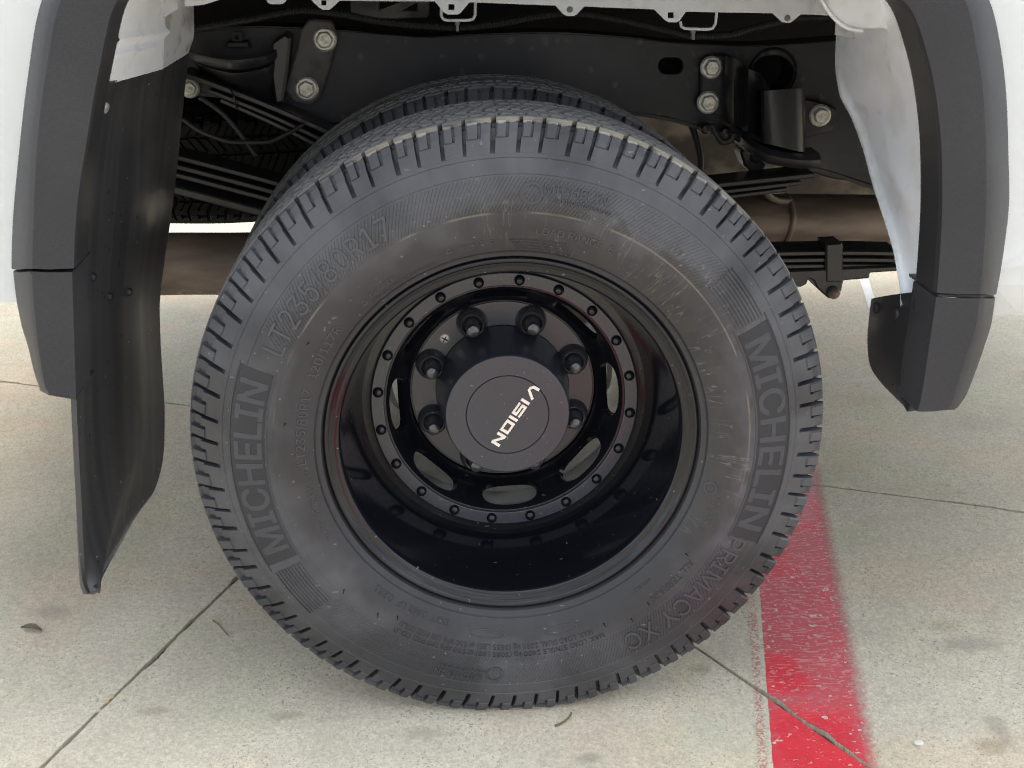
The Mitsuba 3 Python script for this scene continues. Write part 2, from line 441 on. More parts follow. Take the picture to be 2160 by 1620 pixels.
LA2, LA1, LB, LC = jline(dA, seed=1), jline(-dA, seed=2), jline(dB, seed=3), jline(dC, seed=4)
corner = lambda x, y: np.array([[x, y]]) * FAR
SL = [np.vstack([side(LA1, -dA, 1, 11)[::-1], side(LB, dB, -1, 12), corner(-1.2, -1.2)]),
      np.vstack([side(LB, dB, 1, 13)[::-1], side(LC, dC, -1, 14)]),
      np.vstack([side(LC, dC, 1, 15)[::-1], side(LA2, dA, -1, 16), corner(1.2, -1.2)]),
      np.vstack([side(LA2, dA, 1, 17)[::-1], side(LA1, -dA, -1, 18), corner(-1.2, 1.2), corner(1.2, 1.2)])]
slab_polys = []
for k, s in enumerate(SL):
    pg = Polygon(s).buffer(0)
    if pg.geom_type != 'Polygon':
        pg = max(pg.geoms, key=lambda g: g.area)
    slab_polys.append(pg)
    ring = np.array(pg.exterior.coords)[:-1]
    if not pg.exterior.is_ccw:
        ring = ring[::-1]
    tops = []
    near_box = sbox(-2.4, -1.2, 2.4, 4.8)
    cells = [sbox(x, y, x + .3, y + .3) for x in np.arange(-2.4, 2.39, .3) for y in np.arange(-1.2, 4.79, .3)]
    for c in cells + [sbox(-FAR * 2, -FAR * 2, FAR * 2, FAR * 2).difference(near_box)]:
        q = pg.intersection(c)
        for gm in getattr(q, 'geoms', [q]):
            if gm.geom_type == 'Polygon' and gm.area > 1e-7:
                a2, b2 = trimesh.creation.triangulate_polygon(gm, engine='earcut')
                tops.append(mesh(np.c_[a2, np.zeros(len(a2))], b2))
    n = len(ring)
    i = np.arange(n); l = (i + 1) % n
    top, mid, low = np.c_[ring, np.zeros(n)], None, np.c_[ring, np.full(n, -.03)]
    wall = mesh(np.vstack([top, low]), np.vstack([np.stack([i, i + n, l + n], 1), np.stack([i, l + n, l], 1)]))
    add('concrete_pavement__slab', cat(*tops, wall), 'concrete')
labels['concrete_pavement'] = {'label': 'weathered grey concrete pavement cut into slabs by narrow joints', 'kind': 'structure'}
bx = lambda lo, hi: mesh(*(lambda b: (b.vertices, b.faces))(trimesh.creation.box(bounds=[lo, hi])))
add('concrete_pavement__joint_dirt', bx([-FAR * 1.2, -FAR * 1.2, -.05], [FAR * 1.2, FAR * 1.2, -.007]), 'joint_dirt')
sn = np.array([SD[1], -SD[0]])
o = np.array([SX, SY])
stripe = Polygon([o - SD * 1.6 - sn * .087, o - SD * 1.6 + sn * .080, o + SD * 4 + sn * .080, o + SD * 4 - sn * .087])
red = []
for pg in slab_polys:
    q = stripe.intersection(pg)
    for g in getattr(q, 'geoms', [q]):
        if g.geom_type == 'Polygon' and g.area > 1e-5:
            v2, f2 = trimesh.creation.triangulate_polygon(g, engine='earcut')
            red.append(mesh(np.c_[v2, np.full(len(v2), .0005)], f2))
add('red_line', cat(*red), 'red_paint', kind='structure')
a, b = G(1816, 570)[:2], G(1842, 650)[:2]
dd = (b - a) / np.linalg.norm(b - a); nn = np.array([-dd[1], dd[0]])
wl = [a - dd * 4 - nn * .013, a - dd * 4 + nn * .013, b + nn * .013, b - nn * .013]
add('white_line', mesh(np.c_[np.array(wl), np.full(4, .0012)], [[0, 2, 1], [0, 3, 2]]), 'white_line_paint', kind='structure')


# ------------------------------------------------------------------ tyres
WY = .092                                                     # the outer wheel's middle plane, behind its lip
HALF = [(.2310, .0120), (.2372, .0030), (.2395, -.0035), (.2440, -.0052), (.2462, -.0072), (.2475, -.0100), (.2560, -.0150), (.2680, -.0192),
        (.2850, -.0236), (.2950, -.0252), (.2962, -.0247), (.2975, -.0254), (.3080, -.0260), (.3220, -.0246), (.3390, -.0208), (.3402, -.0198),
        (.3412, -.0203), (.3500, -.0170), (.3570, -.0140), (.3582, -.0130), (.3594, -.0136), (.3612, -.0126), (.3622, -.0118), (.3636, -.0114)]
SIDE_R, SIDE_Y = np.array([p[0] for p in HALF]), np.array([p[1] for p in HALF])


def side_y(r):
    return np.interp(r, SIDE_R, SIDE_Y)


NP = 78
PITCH_A = 2 * np.pi / NP


def build_tyre():
    # rows: (r, y, q): q runs from the shoulder rib (0) over the tread edge (1) across half the tread (2) and back
    qs = [.0, .06, .14, .24, .34, .44, .455, .53, .61, .625, .70, .78, .86, .90, .935, .97, 1.0]
    sh = [(.3640, -.0108), (.3720, -.0072), (.3850, -.0005), (.3935, .0050), (.3985, .0085), (.4012, .0125), (.4020, .0165)]
    sq = np.array([0, .22, .56, .80, .92, .975, 1.0])
    rows = [(r, y, -1) for r, y in HALF]
    for q in qs:
        rows.append((np.interp(q, sq, [p[0] for p in sh]), np.interp(q, sq, [p[1] for p in sh]), q))
    ty = np.linspace(.0165, WY, 46)[1:]
    for y in ty:
        rows.append((.4020 + .0014 * math.sin((y - .0165) / (WY - .0165) * math.pi / 2), y, 1 + (y - .0165) / (WY - .0165)))
    half = np.array(rows)
    other = half[::-1][1:].copy(); other[:, 1] = 2 * WY - other[:, 1]
    prof = np.vstack([half, other])
    mirror = np.r_[np.zeros(len(half), bool), np.ones(len(other), bool)]
    d = np.gradient(prof[:, :2], axis=0)
    nrm = np.stack([d[:, 1], -d[:, 0]], 1); nrm /= np.linalg.norm(nrm, axis=1, keepdims=True)
    u = np.array([0, .018, .055, .09, .125, .160, .178, .255, .335, .42, .505, .523, .565, .607, .625, .70, .78, .86, .94])
    U = np.tile(u, NP)
    K = np.repeat(np.arange(NP), len(u))
    wd = rng.choice([.86, 1.0, 1.14], NP); wd *= NP / wd.sum()
    th0 = (np.r_[0, np.cumsum(wd)[:-1]][K] + U * wd[K]) * PITCH_A
    g = np.zeros((len(U), len(prof), 3))
    for i, (r, y, q) in enumerate(prof):
        if q < 0:
            dep, off = np.zeros(len(U)), 0.0
        else:
            off = np.interp(q, [0, 1, 1.22, 1.26, 1.62, 1.66, 2], [.16, 0, -.30, -.30, .35, .35, .0])
            dep = np.zeros(len(U))
            ss = lambda a, b, x: np.clip((x - a) / (b - a), 0, 1)
            if q <= 1:
                lg = (U >= .018) & (U <= .160)
                dep[lg] = .0125 * ss(.0, .50, q) ** .7
                if .45 < q < .93:
                    sg = (U >= .523) & (U <= .607)
                    dep[sg] = .0055
                if .62 < q < .92:
                    ra = (U >= .178) & (U <= .505)
                    dep[ra] = np.maximum(dep[ra], .0036)
                if .45 < q < .92:
                    rb = (U >= .625)
                    dep[rb] = -.0018
                if q < .455:
                    dep[(U >= .168)] += 0
            else:
                n1 = (U >= .018) & (U <= .160)
                dep[n1] = .0080 if q < 1.97 else .004
                n2 = (U >= .523) & (U <= .607)
                dep[n2] = .005
                zz = 1 + .235 + .022 * (np.abs(((U + .1) % 1) - .5) - .25)
                zz2 = 1 + .64 + .05 * (np.abs(((U + .35) % 1) - .5) - .25)
                dep = np.maximum(dep, np.where((np.abs(q - zz) < .032) | (np.abs(q - zz2) < .034), .0085, 0))
        if mirror[i]:
            off = -off
        r2, y2 = r - nrm[i, 0] * dep, y - nrm[i, 1] * dep
        a = th0 + off * PITCH_A
        g[:, i] = np.stack([np.cos(a) * r2, np.broadcast_to(y2, a.shape), np.sin(a) * r2], -1)
    m = mesh(g.reshape(-1, 3), grid_faces(len(U), len(prof), True))
    v = m.vertices.copy()
    low = v[:, 2] < -(ZC - .0008)                               # the contact patch, flattened on the ground
    v[low, 2] = -(ZC - .0008)
    return mesh(v, m.faces)


tyre = build_tyre()
c0 = tyre.triangles_center[:200]
trimesh_n = tyre.face_normals[len(tyre.faces) // 3]
cc = tyre.triangles_center[len(tyre.faces) // 3]
if trimesh_n @ np.array([cc[0], (cc[1] - WY), cc[2]]) < 0:
    tyre = mesh(tyre.vertices, tyre.faces[:, ::-1])
up = T().translate([0, 0, ZC])
tyre_d = mikit.ply(tyre, 'rubber', smooth=32)
W, W2 = TR + '__wheel', TR + '__wheel_001'
labels[W] = {'label': 'outer rear wheel with gloss black deep dish'}
labels[W2] = {'label': 'inner rear wheel half hidden behind the outer one'}
scene[W + '__tyre'] = {**tyre_d, 'to_world': up}
GAP = .2941
scene[W2 + '__tyre'] = {**tyre_d, 'to_world': T().translate([0, GAP, ZC]) @ T().rotate([0, 1, 0], 2.1)}


# lettering raised on the sidewall
def on_side(flat, r0, th_c, lift):
    """A flat mesh (x along the text, y towards the tread, z up) wrapped round the sidewall."""
    v = flat.vertices
    xm = (v[:, 0].min() + v[:, 0].max()) / 2
    rm = r0 + .5 * v[:, 1].max()
    th = th_c - (v[:, 0] - xm) / rm
    r = r0 + v[:, 1]
    y = side_y(r) - lift - v[:, 2]
    return mesh(np.c_[r * np.cos(th), y, r * np.sin(th) + ZC], flat.faces)


def sub(m, s):
    v, f = trimesh.remesh.subdivide_to_size(m.vertices, m.faces, s)
    return mesh(v, f)


def wrap_text(text, h, r0, th_deg, depth=.0007, span=None, bold=False, bsdf='rubber_letter', key='__lettering', label=None, size=.012):
    m = meshkit.text_mesh(text, h, depth + .001, bold)
    m.apply_translation([0, 0, -.001])
    if span:
        w = m.bounds[1][0] - m.bounds[0][0]
        s = math.radians(span) * (r0 + h / 2) / w
        m.apply_scale([s, 1, 1])
    return add(W + key, on_side(sub(m, size), r0, math.radians(th_deg), 0), bsdf, label=label)


def panel(th0, th1, r0, r1, lift, slant=0.0, n=60, bsdf='rubber_velvet_shade', key='__name_panel'):
    rr = np.r_[r0, np.linspace(r0, r1, 10), r1]
    lf = np.r_[-.002, np.full(10, lift), -.002]
    g = np.zeros((n, len(rr), 3))
    for i, t in enumerate(np.linspace(0, 1, n)):
        a = math.radians(th0 + (th1 - th0) * t) + slant * (rr - r0) / (r1 - r0)
        g[i] = np.c_[rr * np.cos(a), side_y(rr) - lf, rr * np.sin(a) + ZC]
    m = sheet(g)
    trimesh.repair.fix_normals(m)
    return add(W + key, m, bsdf, True)


# dark textured panels behind the two big names and the plain ends where an emblem sits
for t0, t1 in ((206.5, 160.5), (27.0, -24.5)):
    panel(t0, t1, .3065, .3480, .0004)
    wrap_text('MICHELIN', .0325, .3105, (t0 + t1) / 2, .0009, span=abs(t0 - t1) - 5.0, bold=True, label='maker name in raised block capitals')
    # frame line round the panel
    for ra in (.3045, .3495):
        panel(t0 + 1.5, t1 - .5, ra - .0007, ra + .0007, .0009, bsdf='rubber_letter', key='__panel_edge')


def bars(t0, t1, r0, r1, n, key):
    ms = []
    for k in range(n):
        r = r0 + (r1 - r0) * (k + .5) / n
        h = (r1 - r0) / n * .27
        g = np.zeros((14, 4, 3))
        for i, t in enumerate(np.linspace(t0, t1, 14)):
            a = math.radians(t)
            rr = np.array([r - h, r - h * .7, r + h * .7, r + h])
            g[i] = np.c_[rr * np.cos(a), side_y(rr) - np.array([-.001, .0016, .0016, -.001]), rr * np.sin(a) + ZC]
        ms.append(sheet(g))
    m = cat(*ms)
    trimesh.repair.fix_normals(m)
    add(W + key, m, 'rubber', kind='stuff')


bars(40.5, 28.2, .3080, .3480, 9, '__raised_bars')
bars(-139.5, -151.5, .3080, .3480, 9, '__raised_bars')


def hatch(t0, t1, r0, r1, slant, key):
    ms = []
    pitch = .0046 / ((r0 + r1) / 2)
    n = int(math.radians(abs(t1 - t0)) / pitch)
    for k in range(n):
        a0 = math.radians(min(t0, t1)) + k * pitch
        rr = np.linspace(r0, r1, 7)
        a = a0 + slant * (rr - r0) / (r1 - r0)
        hw = np.array([-.0009, -.0001, .0001, .0009])
        lf = np.array([-.0006, .00055, .00055, -.0006])
        aa = a[:, None] + hw[None] / rr[:, None]
        g = np.stack([rr[:, None] * np.cos(aa), (side_y(rr)[:, None] - lf[None]), rr[:, None] * np.sin(aa) + ZC], -1)
        ms.append(sheet(g))
    m = cat(*ms)
    v, f = m.vertices, m.faces
    fn = m.face_normals
    if fn[:, 1].mean() > 0:
        f = f[:, ::-1]
    add(W + key, mesh(v, f), 'rubber', kind='stuff')


hatch(157.5, 42.5, .2985, .3380, -.075, '__sidewall_hatching')
hatch(-26.5, -137.5, .2985, .3390, -.075, '__sidewall_hatching')
wrap_text('LT235/80R17', .027, .3045, 136.5, .0019, span=38.5, bsdf='rubber_raised')
wrap_text('PRIMACY XC', .026, .3065, -43.5, .0019, span=37.5, bsdf='rubber_raised')
wrap_text('LOAD RANGE  E', .0088, .2705, 74.5, .0011, span=20, size=.03, bsdf='rubber_raised')
wrap_text('LT235/80R17   120/117R', .0105, .2580, 163.5, .0012, span=41, size=.03, bsdf='rubber_raised')
wrap_text('RADIAL  TUBELESS', .0060, .2580, 199, .0007, span=17, size=.03)
wrap_text('MAX. LOAD SINGLE 1400 kg (3085 LBS) at 550 kPa (80 PSI) COLD', .0068, .2895, -94, .0008, span=56, size=.05, bsdf='rubber_velvet_shade')
wrap_text('MAX. LOAD DUAL 1285 kg (2835 LBS) at 550 kPa (80 PSI) COLD', .0068, .2795, -95, .0008, span=53, size=.05, bsdf='rubber_velvet_shade')
wrap_text('DOT  1M3 LF  0231', .0085, .2565, -121, .0008, span=24, size=.03, bsdf='rubber_velvet_shade')
wrap_text('ALL TERRAIN', .0085, .2800, -43, .0008, span=15, size=.03, bsdf='rubber_velvet_shade')
wrap_text('DANGER', .0065, .2570, 127, .0007, span=8, size=.03)
wrap_text('DO NOT USE ON RIM IF MARKED SINGLE ONLY', .0034, .2510, 122, .0006, span=20, size=.05)
wrap_text('WARNING', .0050, .2590, 99.5, .0007, span=9, size=.03)
wrap_text('MICHELIN', .0105, .3215, 77, .0019, span=13.5, size=.03, bsdf='rubber_raised')
wrap_text('total performance', .0062, .3115, 75, .0018, span=12.5, size=.03, bsdf='rubber_raised')
wrap_text('MICHELIN', .0085, .3245, -103, .0012, span=11, size=.03)
wrap_text('total performance', .0050, .3165, -102, .0010, span=11, size=.03)
wrap_text('120/117 R', .0090, .2680, -22, .0008, span=11, size=.03)
wrap_text('MADE IN USA', .0058, .2560, -168, .0007, span=13, size=.03)
wrap_text('WR12LD', .0045, .2600, -50, .0007, span=6, size=.03, bsdf='rubber_velvet_shade')
for row in range(4):
    wrap_text('SERIOUS INJURY MAY RESULT FROM EXPLOSION OF TIRE', .0024, .2612 - row * .0042, 83.5 - row * .6, .0006, span=15, size=.06)


def ring_on_side(cx_deg, r0, rad, w, key='__emblem', ry=None):
    a = np.linspace(0, 2 * np.pi, 40)
    ry = ry or rad
    sh = Polygon(np.c_[np.cos(a) * rad, np.sin(a) * ry]).difference(Polygon(np.c_[np.cos(a) * (rad - w) + w * .35, np.sin(a) * (ry - w)]))
    m = trimesh.creation.extrude_polygon(sh, .0022, engine='earcut')
    m.apply_translation([0, 0, -.001])
    v = m.vertices
    v2 = v.copy(); v2[:, 1] += 0
    th = math.radians(cx_deg) - v[:, 0] / r0
    r = r0 + v[:, 1]
    return add(W + key, mesh(np.c_[r * np.cos(th), side_y(r) - v[:, 2], r * np.sin(th) + ZC], m.faces), 'rubber_letter')


ring_on_side(86.4, .3195, .0135, .0038)
ring_on_side(-94.5, .3235, .0120, .0034)
ring_on_side(-14.5, .2600, .0080, .0014)
for ang, r, L in ((-76.5, .2685, .022), (-97.5, .2660, .024)):
    ring_on_side(ang, r, L, .0012, ry=.0062)
tri = Polygon([(-.005, 0), (.005, 0), (0, .0085)]).difference(Polygon([(-.0026, .0015), (.0026, .0015), (0, .006)]))
for ang, r in ((133.5, .2560), (107.0, .2580)):
    m = trimesh.creation.extrude_polygon(tri, .0017, engine='earcut'); m.apply_translation([0, 0, -.001])
    add(W + '__warning_triangle', on_side(m, r, math.radians(ang), 0), 'rubber_letter')
hair = []
for ang, r in ((-58, .290), (-65, .279), (-139, .288), (-128, .285), (-123, .276), (-52, .284), (-35, .272), (172, .281), (150, .283)):
    a = math.radians(ang)
    p = np.array([r * math.cos(a), float(side_y(r)), r * math.sin(a) + ZC])
    q = p + np.array([math.cos(a + .5) * .003, -.007, math.sin(a + .5) * .003])
    add(W + '__rubber_vent_hair', tube([p + [0, .002, 0], (p + q) / 2 + [0, -.001, .0005], q], [.0008, .0007, .0004], 6), 'rubber_dark')

# ------------------------------------------------------------------ outer rim
RIM_IN = [(.2363, .0040), (.2363, .0010), (.2352, -.0010), (.2330, -.0018), (.2308, -.0010), (.2296, .0008), (.2286, .0012), (.2266, .0020), (.2255, .0034),
          (.2240, .0036), (.2195, .0046), (.2172, .0062), (.2160, .0090), (.2146, .0180), (.2118, .0400), (.2060, .0800), (.1985, .1200), (.1940, .1440), (.1925, .1560), (.1910, .1700)]
RIM_BACK = [(.1990, .1800), (.2180, .1860), (.2340, .1860), (.2340, .1820), (.2180, .1760), (.2080, .1500), (.2130, .1000), (.2240, .0400), (.2270, .0200), (.2290, .0080), (.2300, .0050)]
rim = moved(revolve(RIM_IN + RIM_BACK, 360), z=ZC)
add(W + '__rim', rim, 'gloss_black', 65)
# dish wall from the barrel to the riveted ring, then the ring
RY = .1390
dish = revolve([(.1945, .1420), (.1930, .1395), (.1900, .1390), (.1850, .1392), (.1830, .1405), (.1826, .1500), (.1900, .1530)], 360)
dish = revolve([(.1945, .1475), (.1895, .1470), (.1840, .1468), (.1818, .1460), (.1812, .1480), (.1812, .1560), (.1945, .1560)], 360)
ring = revolve([(.1817, RY + .0030), (.1814, RY + .0012), (.1808, RY + .0003), (.1800, RY), (.1650, RY), (.1642, RY + .0003), (.1636, RY + .0012), (.1633, RY + .0030), (.1640, .1560), (.1814, .1560)], 360)
add(W + '__rim_ring', moved(ring, z=ZC), 'satin_black', 45, label='flat satin ring studded with round-headed rivets')
add(W + '__rim_step', moved(dish, z=ZC), 'gloss_black', 28)
riv = trimesh.creation.icosphere(3, 1.0)
riv = mesh(riv.vertices * [.0072, .0066, .0072], riv.faces)
riv_d = mikit.ply(riv, 'gloss_black', smooth=True)
for k in range(20):
    a = math.radians(11.6 + 18 * k)
    add(W + '__rivet', riv_d, None, to_world=T().translate([.1722 * math.cos(a), RY - .0008, .1722 * math.sin(a) + ZC]))

# disc with eight oval windows
disc_prof = [(.1640, .1430), (.1612, .1432), (.1570, .1480), (.1500, .1600), (.1420, .1740), (.1370, .1840), (.1335, .1890), (.1318, .1898), (.1300, .1912), (.1292, .1945), (.1285, .1968), (.1278, .1970),
             (.0900, .1970), (.0850, .2080), (.0850, .2120), (.1300, .2120), (.1400, .2050), (.1500, .1800), (.1560, .1700), (.1640, .1600)]
MF = lambda m: m3.Manifold(m3.Mesh(np.asarray(m.vertices, np.float32), np.asarray(m.faces, np.uint32)))
dm = revolve(disc_prof, 240)
dm.merge_vertices()


def oval(w, h, n=48, p=2.6):
    a = np.linspace(0, 2 * np.pi, n, endpoint=False)
    c, s = np.cos(a), np.sin(a)
    return np.c_[w * np.sign(c) * np.abs(c) ** (2 / p), h * np.sign(s) * np.abs(s) ** (2 / p)]


def window_cutter(ang, rc, yc, w, h, tilt):
    pr_ = trimesh.creation.extrude_polygon(Polygon(oval(w, h)), .09, engine='earcut')
    v = pr_.vertices.copy(); v[:, 2] -= .045
    rad = np.array([math.cos(ang), 0, math.sin(ang)]); tan = np.array([-math.sin(ang), 0, math.cos(ang)]); ax = np.array([0, 1.0, 0])
    hv = rad * math.cos(tilt) - ax * math.sin(tilt)
    dv = np.cross(tan, hv)
    V = rad * rc + ax * yc + v[:, :1] * tan + v[:, 1:2] * hv + v[:, 2:] * dv
    m = mesh(V, pr_.faces)
    trimesh.repair.fix_normals(m)
    return m


man = MF(dm)
if man.status() != m3.Error.NoError or man.volume() < 0:
    man = MF(mesh(dm.vertices, dm.faces[:, ::-1]))
for k in range(8):
    man = man - MF(window_cutter(math.radians(3 + 45 * k), .1468, .1665, .0385, .0200, math.radians(55)))
dmm = man.to_mesh()
disc = mesh(dmm.vert_properties[:, :3], dmm.tri_verts)
add(W + '__hub_disc', moved(disc, z=ZC), 'gloss_black', 30, label='gloss black wheel disc pierced by eight oval windows')
plate_m = revolve([(.1268, .1966), (.1267, .1955), (.1262, .1948), (.1252, .1946), (.0935, .1946), (.0930, .1960), (.0930, .1985), (.1268, .1985)], 240)
add(W + '__mounting_plate', moved(plate_m, z=ZC), 'satin_black', 20)
# centre cap
capm = revolve([(.0925, .1990), (.0922, .1850), (.0885, .1500), (.0850, .1100), (.0836, .0985), (.0829, .0945), (.0824, .0928), (.0814, .0917), (.0800, .0913), (.0556, .0910), (.0548, .0926), (.0540, .0910),
                (.0001, .0908), (.0001, .1990)], 240)
add(W + '__centre_cap', moved(capm, z=ZC), 'satin_black', 24, label='flat round black centre cap with a silver maker name')
cap_lip = revolve([(.0934, .1972), (.0934, .1900), (.0975, .1905), (.1000, .1925), (.1004, .1972)], 200)
# the wide cut letters on the cap
LW, LH, st = .0125, .0128, .0028


def strokes(pls):
    return unary_union([LineString(p).buffer(st / 2, cap_style=2, join_style=2) for p in pls])


h_, w_ = LH - st, LW - st
glyph = {'V': ([[(0, h_ + st / 2), (0, h_ * .30), (w_ * .28, 0), (w_ * .50, 0), (w_ * 1.12, h_ + st / 2)]], 1.15), 'I': ([[(0, -st / 2), (0, h_ + st / 2)]], 0),
         'S': ([[(w_ + st / 2, h_), (0, h_), (0, h_ / 2), (w_, h_ / 2), (w_, 0), (-st / 2, 0)]], 1), 'O': ([[(0, 0), (w_, 0), (w_, h_), (0, h_), (0, -st / 2)]], 1),
         'N': ([[(0, -st / 2), (0, h_), (st * .2, h_), (w_ - st * .2, 0), (w_, 0), (w_, h_ + st / 2)]], 1)}
x = 0.0
word = []
for ch in 'VISION':
    pl, wf = glyph[ch]
    g = strokes(pl)
    word.append((x, g)); x += wf * w_ + st + .0021
tot = x - .0021 - st
rd = np.array([P(1045, 938, .09)[0] - P(1130, 818, .09)[0], P(1045, 938, .09)[2] - P(1130, 818, .09)[2]])
sc_ = (np.linalg.norm(rd) + .002) / (tot + st); rd /= np.linalg.norm(rd)
upv = np.array([-rd[1], rd[0]])
mid = (P(1087, 877, .09))
lt = []
for x0, g in word:
    for q in getattr(g, 'geoms', [g]):
        m = trimesh.creation.extrude_polygon(q, .0012, engine='earcut')
        v = m.vertices
        xy = ((v[:, 0] + x0 - tot / 2) * sc_)[:, None] * rd + ((v[:, 1] - h_ / 2))[:, None] * upv
        lt.append(mesh(np.c_[mid[0] + xy[:, 0], .0908 - v[:, 2], mid[2] + xy[:, 1]], m.faces))
add(W + '__cap_lettering', cat(*lt), 'silver_letter', label='silver maker name on the centre cap')

# studs and nuts
nut = revolve([(.0100, .1990), (.0222, .1990), (.0220, .1950), (.0205, .1880), (.0182, .1810), (.0166, .1782), (.0150, .1772), (.0138, .1776), (.0132, .1800), (.0128, .1880), (.0100, .1890)], 40)
nut_d = mikit.ply(nut, 'stud_metal', smooth=30)
pr_s = [(.0001, .1490), (.0048, .1493), (.0078, .1508), (.0091, .1540)]
y0 = .1560
while y0 < .2000:
    pr_s += [(.0094, y0), (.0085, y0 + .0009)]; y0 += .0018
pr_s += [(.0072, .2010), (.0001, .2010)]
stud = revolve(pr_s, 28)
stud_d = mikit.ply(stud, 'stud_metal', smooth=35)
for k in range(8):
    a = math.radians(22.5 + .8 + 45 * k)
    c = [.1062 * math.cos(a), 0, .1062 * math.sin(a) + ZC]
    add(W + '__lug_nut', nut_d, None, to_world=T().translate(c))
    add(W + '__wheel_stud', stud_d, None, to_world=T().translate(c))
s = P(938, 714, .1945)
head = revolve([(.0001, -.0030), (.0035, -.0028), (.0062, -.0015), (.0072, 0), (.0001, 0)], 28)
slot = cat(trimesh.creation.box([.0085, .0012, .0016]), trimesh.creation.box([.0016, .0012, .0085]))
add(W + '__screw', moved(head, *s), 'zinc', 30, label='small silver cross-head screw in the mounting plate')
slot.apply_transform(trimesh.transformations.rotation_matrix(.5, [0, 1, 0]))
add(W + '__screw_slot', moved(slot, s[0], s[1] - .0028, s[2]), 'rubber_dark')

# ------------------------------------------------------------------ inner wheel: silver barrel and disc, hub and brake behind
o2 = GAP
bar2 = revolve([(.2340, .2800), (.2340, .2840), (.2180, .2880), (.2060, .3000), (.2020, .3300), (.1930, .3450), (.1930, .3900), (.2050, .4300), (.2150, .4700), (.2340, .4760), (.2340, .4800), (.2120, .4780),
                (.2010, .4320), (.1890, .3920), (.1890, .3430), (.1970, .3280), (.2000, .2980), (.2150, .2830)], 240)
add(W2 + '__rim', moved(bar2, z=ZC), 'silver_wheel', 28)
d2 = revolve([(.0900, .2140), (.1240, .2140), (.1330, .2180), (.1420, .2280), (.1520, .2440), (.1700, .2600), (.1900, .2760), (.2020, .2960), (.1990, .3000), (.1850, .2830), (.1640, .2670), (.1480, .2520), (.1360, .2350), (.1240, .2230), (.0900, .2230)], 200)
man = MF(d2)
if man.volume() < 0:
    man = MF(mesh(d2.vertices, d2.faces[:, ::-1]))
for k in range(8):
    man = man - MF(window_cutter(math.radians(3 + 45 * k), .1500, .2390, .0370, .0190, math.radians(-50)))
q = man.to_mesh()
add(W2 + '__hub_disc', moved(mesh(q.vert_properties[:, :3], q.tri_verts), z=ZC), 'silver_wheel', 30)
AX = TR + '__rear_axle'
add(AX + '__brake_disc', moved(revolve([(.0300, .3350), (.1050, .3350), (.1050, .3900), (.1550, .3900), (.1550, .4250), (.0300, .4250)], 120), z=ZC), 'silver_wheel', 30)
add(AX + '__axle_tube', tube([[0, .40, ZC], [0, 2.0, ZC]], .055, 28), 'chassis_black', 40)
add(AX + '__differential', mesh(trimesh.creation.icosphere(3, 1).vertices * [.15, .15, .15] + [0, 1.12, ZC + .01], trimesh.creation.icosphere(3, 1).faces), 'chassis_black', True)

# ------------------------------------------------------------------ fender flare
YO, YF, YI = .020, -.036, -.030


def arch(left, top, right, y, n):
    pts = [P(a, b, y) for a, b in left] + [np.array([x, y, z]) for x, z in top] + [P(a, b, y) for a, b in right]
    return resample(pts, n)


LO = [(30, 567), (32, 480), (45, 330), (65, 160), (95, 0)]
LF = [(66, 566), (68, 470), (76, 290), (95, 140), (124, 0)]
LI = [(152, 565), (157, 450), (180, 290), (208, 130), (243, 0)]
RO = [(2080, 0), (2105, 100), (2117, 200), (2121, 300), (2120, 467), (2096, 620)]
RF = [(2040, 0), (2063, 100), (2077, 200), (2082, 300), (2080, 500), (2070, 620)]
RI = [(1910, 0), (1960, 117), (1980, 217), (1990, 333), (1988, 500), (1979, 617)]
NA = 200
O = arch(LO, [(-.44, 1.015), (-.25, 1.085), (.05, 1.10), (.32, 1.06), (.46, 1.00)], RO, YO, NA)
F = arch(LF, [(-.42, 1.00), (-.24, 1.062), (.05, 1.078), (.31, 1.038), (.44, .985)], RF, YF, NA)
I = arch(LI, [(-.36, .975), (-.2, 1.015), (.05, 1.026), (.27, .998), (.37, .955)], RI, YI, NA)


def shell(O, F, I, back=.11):
    """The flare's skin across the band: back edge, outer edge, bevel line, face, inner edge, inner return."""
    mid = lambda a, b, t: a * (1 - t) + b * t
    rows = [O + [0, back, 0], O + [0, .004, 0], O, mid(O, F, .5) + [0, -.004, 0], mid(O, F, .90) + [0, -.0005, 0], mid(F, I, .06), mid(F, I, .5) + [0, -.0025, 0], mid(F, I, .93),
            I + [0, .0005, 0], I + [0, .004, 0], I + [0, .010, 0]]
    g = np.stack(rows, 1)
    return sheet(g, .003)


FL = TR + '__fender_flare'


def lipstrip(I, deep=.068):
    return sheet(np.stack([I + [0, .0102, 0], I + (I - F[:1] * 0 - I) + [0, .016, 0], I + [0, .04, 0], I + [0, deep, 0]], 1), .003)


add(FL + '__inner_lip', lipstrip(I), 'flap_plastic', 30, label='dark lip along the inside of the arch moulding')
add(FL + '__arch_moulding', shell(O, F, I), 'flare_plastic', 24, label='textured dark grey wheel-arch moulding')


def capshell(Op, Fp, Ip, y=(YO, YF, YI), n=40, gap=(0, .0)):
    o_, f_, i_ = (resample([P(a, b, yy) for a, b in p], n) for p, yy in zip((Op, Fp, Ip), y))
    m = shell(o_, f_, i_)
    # closing lip along the bottom
    end = np.stack([o_[-1], (o_[-1] + f_[-1]) / 2, f_[-1], (f_[-1] + i_[-1]) / 2, i_[-1]])
    g = np.stack([end, end + [0, .004, -.0015], end + [0, .10, 0]], 1)
    top = np.stack([o_[0], (o_[0] + f_[0]) / 2, f_[0], (f_[0] + i_[0]) / 2, i_[0]])
    g2 = np.stack([top, top + [0, .10, 0]], 1)
    return cat(m, sheet(g, .003), sheet(g2, .003), sheet(np.stack([i_ + [0, .0102, 0], i_ + [0, .075, 0]], 1), .003))


